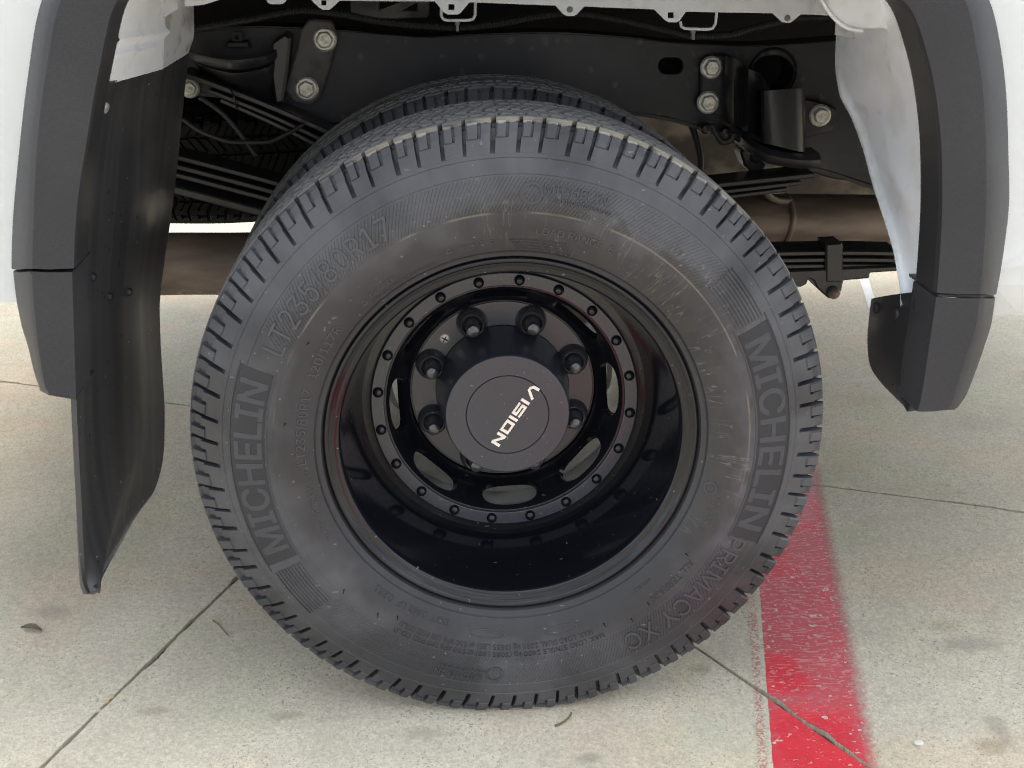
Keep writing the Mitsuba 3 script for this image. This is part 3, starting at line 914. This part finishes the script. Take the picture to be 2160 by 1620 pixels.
add(FL + '__end_cap', capshell([(28, 573), (33, 620), (44, 680), (60, 735), (72, 785), (84, 818)], [(63, 573), (66, 640), (76, 730), (86, 790), (93, 819), (103, 828)],
                               [(152, 574), (154, 640), (157, 740), (159, 800), (160, 830), (160, 838)]), 'flare_plastic', 24, label='rear end cap of the arch moulding, left of the wheel')
add(FL + '__end_cap', capshell([(2094, 627), (2088, 672), (2072, 728), (2050, 790), (2031, 836), (2016, 856)], [(2069, 628), (2062, 680), (2042, 745), (2022, 805), (2008, 848), (1998, 862)],
                               [(1978, 626), (1973, 660), (1963, 730), (1953, 800), (1944, 850), (1938, 868)]), 'flare_plastic', 24, label='front end cap of the arch moulding, right of the wheel')

# ------------------------------------------------------------------ body side, bed shell
arc = np.vstack([O[:, [0, 2]]])
hole = Polygon(np.vstack([[[arc[0, 0] + .012, .3]], (arc - [0, .10]) * 1 + [0, .10], [[arc[-1, 0] - .012, .3]]]))
sidep = Polygon([(-1.28, .598), (-.60, .581), (.66, .533), (1.35, .52), (3.2, .50), (3.2, 1.50), (-1.28, 1.50)]).difference(hole)
sidep = max(getattr(sidep, 'geoms', [sidep]), key=lambda g: g.area)
v2, f2 = trimesh.creation.triangulate_polygon(sidep, engine='earcut')
v3, f3 = trimesh.remesh.subdivide_to_size(np.c_[v2, np.zeros(len(v2))], f2, .055, max_iter=14)


def body_y(x, z):
    away = np.clip((np.abs(x) - .62) / .45, 0, 1)
    y = .030 + .16 * away * away * (3 - 2 * away)
    lip = np.clip((.585 - z) / .07, 0, 1)
    crease = np.exp(-((z - .628 + .03 * x) / .008) ** 2)
    return y + .030 * lip ** 2 - .004 * crease * (x > .4)


v = np.c_[v3[:, 0], body_y(v3[:, 0], v3[:, 1]), v3[:, 1]]
if mesh(v, f3).face_normals[:, 1].mean() > 0:
    f3 = f3[:, ::-1]
add(TR + '__body_side', mesh(v, f3), 'white_paint', True, label='gloss white body side panel round the wheel arch')
BED = TR + '__cargo_bed'
for nm, lo, hi, mt in (('floor', [-1.25, .24, .985], [1.3, 2.2, 1.02], 'under_black'), ('far_side', [-1.25, 2.24, .60], [3.2, 2.27, 1.5], 'white_paint'),
                       ('tailgate', [-1.28, .24, .66], [-1.255, 2.2, 1.5], 'white_paint'), ('front_wall', [1.305, .24, .66], [1.34, 2.2, 1.9], 'white_paint'), ('inner_wall', [-1.25, .205, 1.0], [1.3, .23, 1.5], 'white_paint')):
    add(BED + '__' + nm, bx(lo, hi), mt)
for nm, lo, hi in (('far_dark_panel', [-1.25, 2.19, .58], [1.3, 2.2, .985]), ('far_wheelhouse', [-.6, 1.62, .72], [.6, 2.18, .98])):  # the first is a dark panel added to keep the far side dark
    add(BED + '__' + nm, bx(lo, hi), 'under_black')
add(TR + '__far_frame_rail', bx([-1.25, 1.62, .60], [1.9, 1.70, .84]), 'under_black')
# crossmembers below the floor
for xx in (-1.2, -.46, .30, 1.0):
    add(BED + '__crossmember', bx([xx - .035, .30, .925], [xx + .035, 2.2, .984]), 'under_black')
add(BED + '__wheelhouse_roof', bx([-.55, .10, .965], [.52, .62, .983]), 'under_black')

# ------------------------------------------------------------------ white sheet metal inside the arch
WH = TR + '__wheelhouse'


def ruled(near, far, n=60, nv=16, disp=None, th=.0015):
    a, b = resample(near, n), resample(far, n)
    t = np.linspace(0, 1, nv)
    g = a[:, None] * (1 - t)[None, :, None] + b[:, None] * t[None, :, None]
    if disp is not None:
        g = g + disp(np.linspace(0, 1, n)[:, None], t[None])
    return g


near = [P(1890, -30, .05), P(1925, 62, .05), P(1958, 183, .05), P(1969, 300, .05), P(1967, 450, .05), P(1958, 540, .05), P(1944, 600, .05), P(1914, 640, .05)]
far = [P(1762, 20, .36), P(1760, 60, .36), P(1757, 115, .36), P(1772, 185, .34), P(1806, 255, .31), P(1832, 330, .27), P(1853, 405, .22), P(1873, 465, .17), P(1892, 530, .12), P(1904, 600, .085), P(1908, 642, .06)]


def dents(s, t):
    d = np.zeros(np.broadcast(s, t).shape + (3,))
    bmp = lambda s0, t0, a, b, h: h * np.exp(-((s - s0) / a) ** 2 - ((t - t0) / b) ** 2)
    ridge = lambda s0, k, w, h: h * np.exp(-((s - s0 - k * (t - .5)) / w) ** 2)
    m_ = np.sin(np.pi * np.clip(t, 0, 1)) ** .5 * np.clip((.93 - t) / .1, 0, 1)
    d[..., 0] = .6 * m_ * (bmp(.30, .50, .10, .22, .012) - bmp(.46, .60, .10, .14, .010) + ridge(.25, .02, .045, -.005) + bmp(.66, .45, .12, .2, -.010) + ridge(.60, -.4, .06, -.007))
    lip = np.clip((t - .90) / .06, 0, 1)
    d[..., 0] -= .008 * lip * np.clip((s - .14) / .12, 0, 1)
    d[..., 1] -= .010 * np.clip((t - .93) / .05, 0, 1)
    return d


gR = ruled(near, far, 110, 60, dents)
add(WH + '__front_liner', sheet(gR, -.0015), 'white_inner', True, label='dented white sheet-metal liner at the front of the arch')
nearL = [P(283, -30, .05), P(267, 5, .05), P(240, 92, .05), P(218, 181, .05)]
midL = [P(350, -30, .24), P(348, 30, .24), P(346, 90, .24), P(344, 142, .24), P(343, 146, .24)]
farL = [P(408, -30, .33), P(409, 20, .33), P(409, 75, .33), P(399, 108, .33), P(398, 112, .33)]
a, b, c = (resample(q, 50) for q in (nearL, midL, farL))
t = np.linspace(0, 1, 24)
g1 = a[:, None] * (1 - t)[None, :, None] + b[:, None] * t[None, :, None]
s_ = np.linspace(0, 1, 50)[:, None]
g1[..., 0] += .007 * np.exp(-((s_ - .55) / .05) ** 2) + .006 * np.exp(-((s_ - .70) / .02) ** 2) * (t[None] < .8)
g2 = b[:, None] * (1 - t)[None, :, None] + c[:, None] * t[None, :, None]
add(WH + '__rear_liner', sheet(g1, .0015), 'white_inner', True, label='white sheet-metal liner at the rear of the arch')
add(WH + '__rear_liner_flange', sheet(g2, .0015), 'grey_inner', True)  # grey colour stands in for shade on this turned face of the white sheet
add(WH + '__front_lip', plate([(1700, -80), (1735, 0), (1757, 33), (1790, 58), (1822, 66), (1823, 60), (1866, 60), (1874, 66), (1880, 78), (1930, 74), (1893, -20), (1870, -80)], .13, .004, .001), 'white_inner', False)
add(WH + '__front_lip_bead', tube(resample([P(1722, -20, .128), P(1735, 2, .128), P(1757, 35, .128), P(1790, 59, .128), P(1821, 65, .128)], 30), .0028, 8), 'white_inner', True)
add(WH + '__grey_bracket', plate([(1764, 40), (1862, 60), (1858, 85), (1852, 95), (1838, 90), (1762, 74)], .26, .003, .001), 'grey_inner', False)
add(WH + '__rear_lip', plate([(330, -60), (372, -10), (378, 12), (395, 14), (430, 10), (462, 0), (480, -14), (480, -60)], .30, .004, .001), 'white_inner', False)
add(WH + '__grey_bracket', plate([(338, -40), (372, -40), (376, 20), (358, 30), (345, 38), (340, 20)], .23, .003, .0008), 'grey_inner', False)

# white flange with tabs across the top
bottom = [(400, -14), (556, -8), (566, 7), (572, 9), (594, 9), (601, 5), (607, -3), (655, -1), (674, 17), (681, 21), (694, 21), (700, 17), (716, 2), (917, 3), (936, 26), (944, 31), (966, 31), (972, 27), (990, 5),
          (1172, 12), (1188, 30), (1196, 34), (1211, 34), (1217, 30), (1232, 14), (1380, 20), (1402, 42), (1410, 47), (1428, 47), (1434, 43), (1447, 25), (1630, 28), (1648, 45), (1654, 48), (1667, 48), (1674, 43), (1690, 30), (1756, 33)]
sq = lambda x, y, h=5: [(x - h, y - h), (x + h, y - h), (x + h, y + h), (x - h, y + h)]
flg = plate(bottom + [(1756, -70), (400, -70)], .42, .0025, .0006, holes=[sq(683, 6), sq(952, 15, 6), sq(1415, 32, 6)])
add(WH + '__tabbed_flange', flg, 'white_inner', False, label='white flange with tabs and square holes across the top of the arch')
for px, py in ((1202, 20), (1661, 38)):
    add(WH + '__rivet', moved(revolve([(.0001, -.003), (.0035, -.0022), (.0046, 0), (.0001, 0)], 16), *P(px, py, .42)), 'nylon_grey', True)
for pts in ([(931, 8), (931, 34), (936, 41), (944, 43), (988, 43), (998, 40), (1002, 32), (1003, 4)], [(1435, 45), (1437, 56), (1444, 60), (1490, 62), (1503, 60), (1509, 50), (1512, 24)]):
    add(WH + '__wire_loop', tube(np.array([P(a, b, .47) for a, b in pts]), .0022, 8), 'white_inner', 40)
cpath = resample([P(a, b, .56) for a, b in [(400, 62), (520, 42), (640, 22), (720, 30), (800, 45), (900, 55), (965, 58), (1050, 50), (1150, 32), (1205, 27), (1300, 40), (1400, 62), (1470, 76), (1530, 74), (1600, 56), (1700, 36), (1780, 34)]], 900)
add(TR + '__wiring_conduit', tube(cpath, .0052 + .0007 * np.sign(np.sin(np.arange(900) * 1.57 + .3)), 10), 'rubber_hose', False, label='black corrugated wiring conduit')
for px, py in ((965, 50), (1463, 68)):
    add(TR + '__cable_tie', plate([(px - 4, py - 10), (px + 4, py - 10), (px + 5, py + 2), (px + 3, py + 3), (px + 3, py + 16), (px - 3, py + 16), (px - 3, py + 3), (px - 5, py + 2)], .545, .012, .0005), 'nylon_grey')
# slotted bracket at the top left of centre
add(TR + '__slotted_bracket', plate([(738, -20), (905, -20), (905, 30), (900, 38), (780, 40), (740, 26)], .66, .02, .002, holes=[[(800, 4), (845, 4), (845, 20), (800, 20)], [(850, 6), (880, 6), (880, 22), (850, 22)]]), 'bracket_dust')

# ------------------------------------------------------------------ chassis frame
FR = TR + '__frame_rail'


def rnd(px, rad=10, n=6):
    """Rounds the corners of a pixel outline."""
    q = Polygon(px).buffer(-rad).buffer(2 * rad, quad_segs=n).buffer(-rad, quad_segs=n).simplify(.8)
    q = q if q.geom_type == 'Polygon' else max(q.geoms, key=lambda g: g.area)
    return list(q.exterior.coords)[:-1]


circ = lambda x, y, rx, ry, n=28: [(x + rx * math.cos(k * 2 * math.pi / n), y + ry * math.sin(k * 2 * math.pi / n)) for k in range(n)]
rail = [(250, 90), (330, 78), (420, 66), (520, 55), (700, 62), (900, 78), (1000, 72), (1150, 68), (1300, 76), (1450, 92), (1600, 96), (1760, 86), (1990, 70), (1990, 420), (1900, 405), (1850, 394), (1770, 368), (1700, 348),
        (1640, 328), (1560, 300), (1480, 268), (1400, 246), (1250, 228), (1075, 222), (900, 232), (700, 262), (640, 245), (560, 215), (420, 195), (250, 190)]
slot_ = unary_union([Polygon(circ(1405, 139, 15, 16)), Polygon(circ(1425, 139, 15, 16)), Polygon([(1405, 123), (1425, 123), (1425, 155), (1405, 155)])])
add(FR + '__web', plate(rnd(rail, 14), .72, .006, .002, holes=[list(slot_.exterior.coords)[:-1], circ(1630, 155, 45, 38)]), 'frame_paint', 30)
add(FR + '__top_flange', sheet(np.stack([resample([P(a, b, .721) for a, b in rail[:13]], 60), resample([P(a, b, .721) + [0, .09, .0] for a, b in rail[:13]], 60)], 1), .006), 'frame_paint', 40)
add(FR + '__bottom_flange', sheet(np.stack([resample([P(a, b, .721) for a, b in rail[13:][::-1]], 90), resample([P(a, b, .721) + [0, .09, .0] for a, b in rail[13:][::-1]], 90)], 1), .006), 'frame_paint', 40)
add(FR + '__hole_collar', moved(revolve([(.0385, -.001), (.0405, -.005), (.0440, -.001), (.0385, .09)], 40, False), *P(1630, 155, .72)), 'frame_paint', 40)
add(FR + '__inner_web', plate(rnd(rail, 14), .812, .004, .001), 'under_black')
bolt_d = mikit.ply(hexbolt(), 'zinc', smooth=30)


def bolt(parent, px, py, y, s=1.0, rot=0.0):
    add(parent + '__bolt', bolt_d, None, to_world=T().translate(P(px, py, y).tolist()) @ T().rotate([0, 1, 0], rot) @ T().scale(s))


# rear spring hanger (left)
RH = TR + '__rear_spring_hanger'
add(RH + '__plate', plate(rnd([(652, 40), (700, 44), (713, 78), (697, 140), (676, 205), (655, 222), (622, 214), (598, 190), (612, 150), (626, 105), (632, 66)], 9), .700, .018, .003), 'bracket_dust', 30)
bolt(RH, 685, 83, .700, 1.15, 12); bolt(RH, 647, 187, .700, 1.15, 40)
bolt(RH, 401, 186, .715, .95, 5)
add(RH + '__gusset', plate(rnd([(572, 90), (600, 70), (614, 80), (606, 150), (596, 218), (580, 222), (572, 160)], 5), .655, .06, .004), 'chassis_black', 30)
cone = sheet(ruled([P(404, 118, .69), P(440, 140, .63), P(500, 152, .61), P(560, 140, .63), P(584, 116, .69)], [P(470, 196, .70), P(500, 205, .68), P(540, 212, .67), P(570, 216, .68), P(592, 220, .70)], 30, 8), .004)
add(RH + '__cup', cone, 'chassis_black', True)
fl = resample([P(403, 112, .69), P(440, 128, .625), P(500, 136, .605), P(560, 126, .625), P(588, 104, .69)], 40)
add(RH + '__cup_flange', sheet(np.stack([fl + [0, -.004, .007], fl + [0, -.006, -.004], fl + [0, .008, -.006]], 1), .003), 'frame_paint', 40)
add(RH + '__tab', plate(rnd([(490, 66), (511, 67), (513, 90), (489, 90)], 3), .690, .004, .001, holes=[circ(500, 79, 4, 4, 10)]), 'bracket_dust')
add(RH + '__tab_foot', plate([(480, 88), (522, 88), (527, 102), (476, 102)], .680, .03, .002), 'frame_paint')
# bump bracket (right)
BB = TR + '__spring_stop_bracket'
add(BB + '__mounting_plate', plate(rnd([(1480, 128), (1492, 116), (1538, 114), (1545, 130), (1542, 248), (1486, 240), (1477, 228)], 8), .700, .018, .003), 'frame_paint', 30)
bolt(BB, 1500, 142, .700, 1.12, 20); bolt(BB, 1493, 216, .700, 1.12, 8)
ridg = []
prof = [(1536, .70), (1538, .665), (1546, .655), (1560, .665), (1566, .685), (1572, .668), (1580, .655), (1590, .662), (1598, .69), (1606, .70), (1622, .70)]
gg = np.zeros((len(prof), 2, 3))
for i, (px, yy) in enumerate(prof):
    tp = np.interp(px, [1536, 1550, 1600, 1622], [116, 124, 158, 186]); bt = np.interp(px, [1536, 1622], [256, 300])
    gg[i, 0], gg[i, 1] = P(px, tp, yy), P(px, bt, yy)
add(BB + '__ribbed_web', sheet(gg, .006), 'chassis_black', 50)
prof = [(1612, .70), (1613, .61), (1618, .598), (1628, .594), (1672, .594), (1684, .600), (1690, .615), (1692, .70)]
gg = np.zeros((len(prof), 2, 3))
for i, (px, yy) in enumerate(prof):
    gg[i, 0], gg[i, 1] = P(px, np.interp(px, [1612, 1640, 1692], [192, 187, 186]), yy), P(px, np.interp(px, [1612, 1692], [300, 322]), yy)
add(BB + '__stop_box', sheet(gg, .006), 'chassis_black', 50)
add(BB + '__side_plate', plate(rnd([(1688, 205), (1735, 216), (1766, 228), (1768, 262), (1755, 278), (1700, 292), (1688, 290)], 8), .704, .016, .003), 'frame_paint', 30)
bolt(BB, 1729, 243, .704, 1.12, 30)
fl = resample([P(1566, 290, .66), P(1590, 312, .62), P(1625, 330, .60), P(1670, 338, .60), P(1726, 338, .63)], 40)
add(BB + '__curved_foot', sheet(np.stack([fl + [0, .05, .010], fl + [0, 0, .008], fl + [0, -.005, .002], fl + [0, -.003, -.008], fl + [0, .05, -.010]], 1), .004), 'frame_paint', 40)
add(BB + '__bushing', plate(rnd([(1560, 318), (1578, 310), (1604, 336), (1618, 350), (1606, 372), (1588, 368), (1570, 350)], 8), .70, .05, .004), 'chassis_black', 30)
add(BB + '__bush_bolt', moved(revolve([(.0001, -.008), (.007, -.007), (.010, 0), (.0001, 0)], 20), *P(1594, 332, .70)), 'bracket_dust', True)

# ------------------------------------------------------------------ leaf spring
LS = TR + '__leaf_spring'


def leaf(pts, y, w, th, key='__leaf', mat='chassis_black', n=90):
    c = resample([P(a, b, y) for a, b in pts], n)
    t = np.gradient(c, axis=0); t /= np.linalg.norm(t, axis=1, keepdims=True)
    up_ = np.cross(t, [0, 1.0, 0]); up_ *= np.sign(up_[:, 2:3])
    h = th / 2
    sec = [(0, h * .6), (.0015, h), (w, h), (w, -h), (.0015, -h), (0, -h * .6), (0, h * .6)]
    g = np.stack([c + [0, yy, 0] + up_ * zz for yy, zz in sec], 1)
    m = sheet(g)
    caps = [mesh(g[i, :6], [[0, 1, 5], [1, 4, 5], [1, 2, 4], [2, 3, 4]]) for i in (0, -1)]
    add(LS + key, cat(m, *caps), mat, 30)


leaf([(385, 156), (560, 222), (745, 303), (900, 372), (1075, 425), (1300, 415), (1500, 393), (1718, 370)], .625, .075, .0085)
leaf([(440, 192), (560, 240), (720, 314), (900, 388), (1075, 440), (1300, 430), (1520, 406), (1690, 386)], .627, .075, .0070)
leaf([(465, 212), (600, 272), (700, 322), (900, 402), (1075, 455), (1300, 444), (1520, 418), (1660, 400)], .629, .075, .0070)
main = [(240, 296), (350, 326), (480, 360), (610, 396), (760, 452), (1075, 545), (1400, 552), (1640, 536), (1900, 536)]
for k, (dy, i0, x1) in enumerate(((0, 0, 1990), (20, 0, 1960), (38, 1, 1900), (70, 1, 1800))):
    pts = [(a, b + dy * (1.0 if a < 1200 else .72)) for a, b in main[i0:] if a <= x1]
    leaf(pts, .615 + .002 * k, .075, .0080 if k < 3 else .0125)
add(LS + '__clamp', plate([(1742, 514), (1776, 512), (1779, 520), (1779, 596), (1742, 596)], .610, .05, .003), 'chassis_black')
add(LS + '__clamp_foot', plate(rnd([(1636, 572), (1900, 560), (1900, 572), (1836, 576), (1834, 588), (1780, 592), (1776, 612), (1768, 628), (1748, 630), (1734, 618), (1722, 606), (1716, 592), (1706, 588), (1702, 600), (1690, 606), (1640, 606)], 3), .612, .07, .003), 'chassis_black', 30)
add(LS + '__clamp_bolt', moved(revolve([(.0001, -.016), (.007, -.0145), (.0105, -.008), (.0105, 0), (.0001, 0)], 24), *P(1757, 616, .612)), 'rusty_pipe', True, label='rusty round bolt head under the spring clamp')
add(LS + '__clip', tube(resample([P(487, 190, .622), P(494, 205, .6), P(500, 228, .622)], 8), .0016, 6), 'chassis_black', True)

# ------------------------------------------------------------------ hoses
HOSE = TR + '__brake_hose'
for y_, pts, r_ in ((.66, [(1500, 262), (1512, 285), (1526, 300), (1540, 296), (1548, 280)], .0055), (.78, [(1452, 250), (1470, 300), (1478, 350), (1465, 420)], .006), (.90, [(1700, 330), (1716, 356), (1760, 372), (1830, 380), (1900, 384)], .0045),
                    (.60, [(640, 262), (600, 285), (560, 300), (500, 300), (430, 280), (385, 250)], .0035), (.64, [(420, 205), (470, 240), (520, 300), (540, 330)], .004)):
    add(HOSE, tube(resample([P(a, b, y_) for a, b in pts], 40), r_, 10), 'rubber_hose', True)
for px, py in ((1528, 300), (1488, 292)):
    add(FR + '__clip', moved(revolve([(.0001, -.012), (.006, -.011), (.010, -.004), (.010, 0), (.0001, 0)], 18), *P(px, py - 22, .70)), 'chassis_black', 30)

# ------------------------------------------------------------------ exhaust and underbody
EX = TR + '__exhaust'
ep = resample([np.array([-1.15, .66, .45]), P(340, 557, .68), P(500, 556, .69), P(800, 535, .78), P(1200, 500, .90), P(1600, 467, .95), P(1890, 467, .95), np.array([1.6, .95, .47])], 120)
ep[:, 2] = np.clip(ep[:, 2], .44, .48)
add(EX + '__pipe', tube(ep, .0530, 40), 'rusty_pipe', True, label='brown rust-stained exhaust pipe')
q0 = np.argmin(np.abs(ep[:, 0] - P(1645, 467, .95)[0]))
a_ = np.linspace(.2, np.pi - .05, 16)
bandp = np.array([[ep[q0, 0] + .010 * math.sin(k * 1.4), ep[q0, 1] - .0545 * math.sin(k), ep[q0, 2] + .0545 * math.cos(k)] for k in a_])
add(EX + '__weld_seam', tube(bandp, .0055, 8), 'rusty_pipe', True)
add(EX + '__hanger_rod', tube(resample([P(1588, 372, .80), P(1606, 392, .86), P(1632, 420, .90), bandp[2]], 24), .0065, 8), 'rusty_pipe', True)
add(TR + '__heat_shield', plate(rnd([(1200, 190), (1330, 200), (1520, 250), (1700, 320), (1990, 400), (1990, 440), (1330, 440)], 8), 1.28, .01, .003), 'tan_shield', 30, label='tan dusty heat shield behind the frame')
sp = T().translate([-.50, 1.27, .590]) @ T().rotate([1, 0, 0], 90) @ T().rotate([0, 1, 0], 4) @ T().translate([0, -WY, 0])
scene[TR + '__spare_wheel__tyre'] = {**{k: v for k, v in tyre_d.items() if k != 'bsdf'}, 'bsdf': {'type': 'ref', 'id': 'rubber_dark'}, 'to_world': sp}
labels[TR + '__spare_wheel'] = {'label': 'spare wheel slung flat under the bed'}

# ------------------------------------------------------------------ mud flaps
MFK = TR + '__rear_mud_flap'
nearF = [P(a, b, .03) for a, b in [(217, 181), (198, 222), (184, 300), (176, 400), (170, 500), (166, 600), (163, 700), (161, 835), (166, 950), (172, 1060), (178, 1180), (182, 1225), (190, 1248)]]
farF = [P(a, b, y) for a, b, y in [(400, 107, .47), (392, 170, .47), (383, 260, .47), (366, 420, .47), (346, 560, .47), (337, 650, .47), (341, 760, .47), (347, 850, .47), (347, 925, .47), (341, 985, .45), (320, 1045, .40), (278, 1105, .29), (236, 1180, .15), (200, 1244, .04)]]


def wave(s, t):
    d = np.zeros(np.broadcast(s, t).shape + (3,))
    e = np.sin(np.pi * t) ** .7 * np.clip(s / .2, 0, 1) ** 1.5
    d[..., 0] = e * (.015 * np.sin(2 * np.pi * (1.0 * t - .27 + .05 * s)) * (.5 + .8 * s * (1.25 - s)) + .0006 * np.sin(2 * np.pi * (3.1 * t + .6 * s)))
    return d


gF = ruled(nearF, farF, 140, 70, wave)
add(MFK + '__flap', sheet(gF, .0065), 'flap_rubber', 40, label='long black rubber mud flap behind the wheel')


def grid_at(g, px, py):
    """Nearest point of a surface grid to where the photograph shows a fixing, with the surface normal."""
    d = g - CAM
    w = d @ FW
    q = np.stack([1080 + FPX * (d @ RT) / w, 810 - FPX * (d @ UP) / w], -1)
    i, j = np.unravel_index(np.argmin(np.hypot(q[..., 0] - px, q[..., 1] - py)), q.shape[:2])
    i, j = min(max(i, 1), g.shape[0] - 2), min(max(j, 1), g.shape[1] - 2)
    n = np.cross(g[i + 1, j] - g[i - 1, j], g[i, j + 1] - g[i, j - 1]); n /= np.linalg.norm(n)
    return g[i, j], n


def fixing(key, g, px, py, r, mat, h=.006, flip=1.0):
    p, n = grid_at(g, px, py)
    n = n if n[0] * flip > 0 else -n
    rows = [p - n * .001, p + n * h * .35, p + n * h * .9, p + n * h]
    m = tube(np.array(rows), [r * 1.25, r * 1.25, r, r * .7], 12)
    add(key, m, mat, 30)


fixing(MFK + '__bolt', gF, 212, 226, .006, 'zinc', .010)
for px, py in ((194, 582), (231, 627), (271, 616)):
    fixing(MFK + '__rivet', gF, px, py, .0045, 'flap_plastic', .006)
SFK = TR + '__front_mud_flap'
nearS = [P(a, b, -.005) for a, b in [(1984, 610), (1978, 650), (1966, 720), (1955, 790), (1946, 840), (1941, 866)]]
farS = [P(a, b, y) for a, b, y in [(1838, 630, .16), (1834, 660, .165), (1830, 700, .165), (1832, 757, .165), (1841, 784, .155), (1870, 820, .105), (1900, 850, .05), (1924, 868, .008)]]


def sdisp(s, t):
    d = np.zeros(np.broadcast(s, t).shape + (3,))
    d[..., 0] = -.012 * np.sin(np.pi * t)
    return d


gS = ruled(nearS, farS, 60, 30, sdisp)
add(SFK + '__flap', sheet(gS, -.005), 'flap_plastic', 40, label='short black plastic mud flap in front of the wheel')
for px, py in ((1848, 652), (1889, 660), (1937, 643)):
    fixing(SFK + '__bolt', gS, px, py, .0065, 'rubber_hose', .004, -1.0)

# ------------------------------------------------------------------ loose things on the ground
p = G(67, 1332)
la = np.linspace(0, 1, 14)
lw = .0085 * np.sin(np.pi * la ** .8)
dirv = np.array([.95, -.30, 0]); nv_ = np.array([.30, .95, 0])
c = p + np.outer((la - .5) * .036, dirv) + np.c_[la * 0, la * 0, .003 + .003 * np.sin(la * 3)]
add('dry_leaf', sheet(np.stack([c + nv_ * lw[:, None] + [0, 0, .003], c, c - nv_ * lw[:, None] + [0, 0, .004]], 1), .0006), 'dry_leaf', 50,
    label='small curled grey-brown dry leaf lying on the concrete at far left', cat='leaf')
add('twig', tube(resample([G(449, 1309, .002), G(462, 1318, .004), G(474, 1332, .004), G(482, 1341, .002)], 16), np.linspace(.0014, .0008, 16), 7), 'twig_brown', True,
    label='thin brown twig lying on the concrete left of the tyre', cat='twig')
add('twig', tube(resample([G(1171, 1531, .002), G(1190, 1522, .003), G(1200, 1513, .004), G(1205, 1503, .002)], 16), np.linspace(.0018, .0011, 16), 7), 'twig_brown', True,
    label='short bent tan twig on the concrete in front of the tyre', cat='twig')


def stone(px, py, r, mat, label, z=0.0, seed=1, sq_=(1.2, .9, .6)):
    s = trimesh.creation.icosphere(3, 1.0)
    v = s.vertices * (1 + .35 * (meshkit.fbm(s.vertices * 1.7 + seed, 3, seed) - .5))[:, None] * np.array(sq_) * r
    p = G(px, py, z)
    add('pebble', mesh(v + p + [0, 0, r * sq_[2] * .85], s.faces), mat, True, label=label, cat='pebble')


stone(1937, 1571, .0055, 'pale_stone', 'smooth whitish pebble on the concrete right of the red line', seed=3)
stone(1654, 1484, .0052, 'tan_stone', 'cream stone lodged in the joint at the red line', z=-.005, seed=5)
stone(233, 1474, .0050, 'tan_stone', 'tan stone lodged in the left joint, uppermost of its row', z=-.004, seed=6)
stone(221, 1485, .0052, 'tan_stone', 'tan stone lodged in the left joint, second of its row', z=-.004, seed=7)
stone(209, 1503, .0042, 'tan_stone', 'tan stone lodged in the left joint, lowest of its row', z=-.004, seed=8)
